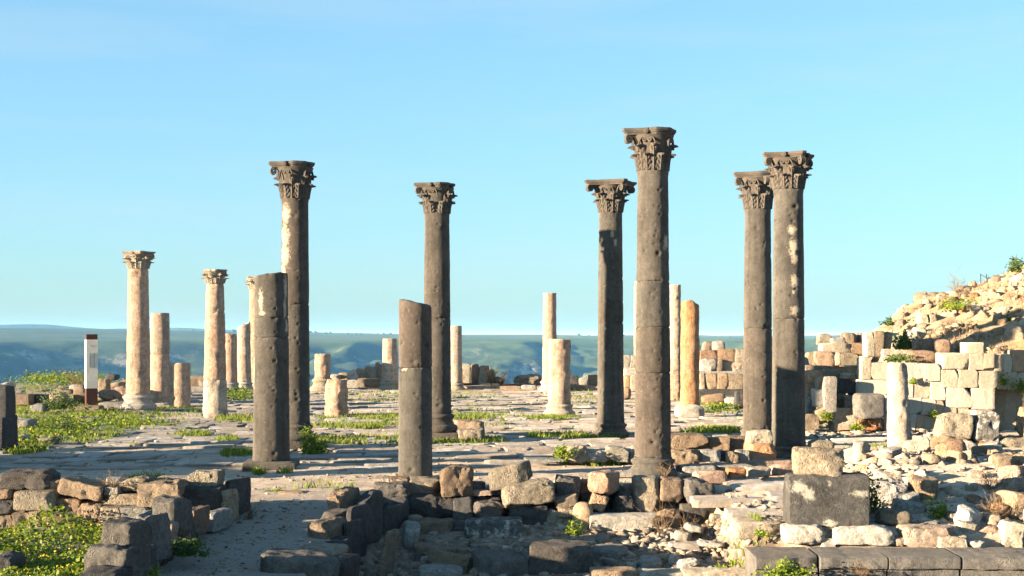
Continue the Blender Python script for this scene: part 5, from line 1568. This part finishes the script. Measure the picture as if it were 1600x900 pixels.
def shrub(name, label, loc, rx, ry, rz, n, size, seed, cat='plant', m='shrub'):
    r_ = np.random.RandomState(seed)
    root = thing(name, label, cat, loc)
    cl = r_.randn(14, 3) * 0.5
    cl[:, 2] = np.abs(cl[:, 2])
    q = cl[r_.randint(14, size=n)] + r_.randn(n, 3) * 0.27
    q = q * np.array([rx, ry, rz])
    q[:, 2] = np.abs(q[:, 2])
    new('foliage', leaves_mesh('foliage', q, seed, size), M[m], root)
    segs = twig_segs(random.Random(seed), (0, 0, -0.02), rz * 0.9, rx * 1.2, 7, 0.006, 1)
    new('stems', tube_net(segs), M['dry'], root)
    return root
for lab, px, py, d, rx, rz, n, size, m in [
    ('leafy green shrub growing out of the upper wall on the hillside', 1414, 546, 33.85, 0.20, 0.34, 900, 0.075, 'shrub'),
    ('round green bush on the hilltop at the right edge', 1600, 424, 39.6, 0.28, 0.24, 900, 0.08, 'shrub'),
    ('olive green bush on the upper right slope', 1574, 519, 35.0, 0.18, 0.24, 600, 0.07, 'shrub'),
    ('small green bush growing in the rubble bank', 1467, 814, 17.1, 0.11, 0.18, 800, 0.035, 'weed'),
    ('green plant in the shade right of the lichened basalt block', 1366, 800, 17.3, 0.10, 0.28, 600, 0.04, 'shrub'),
    ('bright green plant in front of the moulded basalt kerb', 1222, 903, 15.1, 0.20, 0.12, 900, 0.04, 'weed'),
    ('bushy green tuft by the plinth of the lime-streaked column', 487, 708, 25.4, 0.20, 0.22, 1100, 0.05, 'weed'),
    ('green tuft beside the brown stone left of the nearest basalt column', 880, 716, 22.9, 0.13, 0.14, 600, 0.04, 'weed'),
    ('green tuft at the corner of the square plinth', 404, 741, 21.2, 0.07, 0.05, 260, 0.035, 'weed'),
    ('green weeds beside the upright basalt blocks on the left of the path', 285, 868, 14.4, 0.12, 0.11, 800, 0.045, 'shrub'),
    ('low green weeds at the bottom left edge of the path', 206, 905, 13.3, 0.16, 0.10, 700, 0.04, 'weed'),
    ('green tuft on the dirt behind the flat orange stone', 432, 774, 19.6, 0.12, 0.08, 400, 0.035, 'weed'),
    ('small green weed below the egg-shaped orange stone', 898, 836, 18.6, 0.09, 0.10, 350, 0.035, 'weed'),
    ('green sprout in a joint of the white wall near its left part', 1427, 600, 31.3, 0.05, 0.10, 160, 0.05, 'weed'),
    ('green sprout in a lower joint of the white wall', 1457, 652, 31.2, 0.07, 0.11, 200, 0.05, 'weed'),
    ('green sprout hanging on the white wall near the niche', 1569, 602, 31.2, 0.07, 0.15, 240, 0.055, 'weed'),
    ('green sprout on the white wall at the right edge', 1596, 612, 31.2, 0.10, 0.22, 320, 0.06, 'weed'),
    ('green weeds on the ledge above the white wall', 1405, 566, 31.9, 0.28, 0.12, 500, 0.06, 'shrub'),
    ('green patch on the upper slope beside the pale boulders', 1494, 484, 36.5, 0.42, 0.18, 800, 0.06, 'weed'),
    ('dark green tuft near the left end of the slope', 1388, 508, 36.0, 0.16, 0.12, 350, 0.06, 'shrub'),
    ('green weed at the foot of the jumbled ruin', 1294, 658, 30.6, 0.10, 0.14, 300, 0.05, 'weed'),
    ('low green weed under the dark carved block', 1337, 672, 30.3, 0.12, 0.10, 300, 0.05, 'weed'),
    ('grey-green tuft in the middle of the left meadow', 100, 676, 31.0, 0.22, 0.28, 700, 0.05, 'shrub'),
    ('dark green bush in the grass below the sign pillar', 95, 640, 38.0, 0.40, 0.32, 1200, 0.06, 'shrub'),
    ('small weed on the dirt near the limestone slab by the hollow', 1190, 838, 16.6, 0.08, 0.07, 250, 0.03, 'weed'),
]:
    c = P(px, py, d)
    shrub('green_plant', lab, c, rx, rx, rz, n, size, int(px * 7 + py), m=m)

# dry grass over the hillside
n_ = 9000
x_, d = rs.uniform(8.9, 16, n_), rs.uniform(32.4, 43, n_)
ok = fbm(np.stack([x_ * 0.8, d * 0.8, 2 + 0 * d], 1), 99, 3) > rs.uniform(-0.35, 0.3, n_)
v, f = blades(np.stack([x_[ok], d[ok], hz(x_[ok], d[ok])], 1), 8, 0.05, 0.20, 0.008)
hg = new('dry_grass', mesh('dry_grass', v, f, smooth=False), M['dry'])
hg['kind'] = 'stuff'
hg['label'] = 'dry straw-coloured grass on the right hillside'

# thin fence on the hilltop
fn = thing('hilltop_fence', 'thin metal frame and rail fence on the hilltop skyline', 'fence', P(1540, 452, 40))
b0 = fn.location
for (a, c, r_) in (((1532, 428), (1533, 456), 0.014), ((1541, 428), (1542, 452), 0.014), ((1532, 428), (1541, 428), 0.010), ((1543, 434), (1543, 450), 0.010), ((1560, 433), (1560, 445), 0.010), ((1480, 460), (1480, 468), 0.01)):
    p0, p1 = P(a[0], a[1], 40) - b0, P(c[0], c[1] + 6, 40) - b0
    new('post' if a[0] == c[0] or abs(a[0] - c[0]) < 3 else 'rail', tube_net([(p0, p1, r_, r_)]), M['metal'], fn)
new('rail', tube_net([(P(1543, 434, 40) - b0, P(1562, 433, 40) - b0, 0.008, 0.008)]), M['metal'], fn)
new('rail', tube_net([(P(1480, 460, 40) - b0, P(1534, 457, 40) - b0, 0.007, 0.007)]), M['metal'], fn)

# crushed can
cn = thing('drink_can', 'crushed red drink can in the corner of the shaded hollow', 'can', P(630, 822, 18.85), rot=(R(70), R(25), R(30)))
new('can_body', lathe([(0.024, 0.0), (0.031, 0.008), (0.033, 0.02), (0.030, 0.05), (0.028, 0.06), (0.032, 0.085), (0.031, 0.105), (0.025, 0.115)], 24, 5, 0.012, 20), M['red'], cn)
new('can_lid', lathe([(0.0245, 0.1155), (0.0255, 0.119), (0.022, 0.119), (0.021, 0.1165)], 20, 5, 0.0), M['can_metal'], cn)
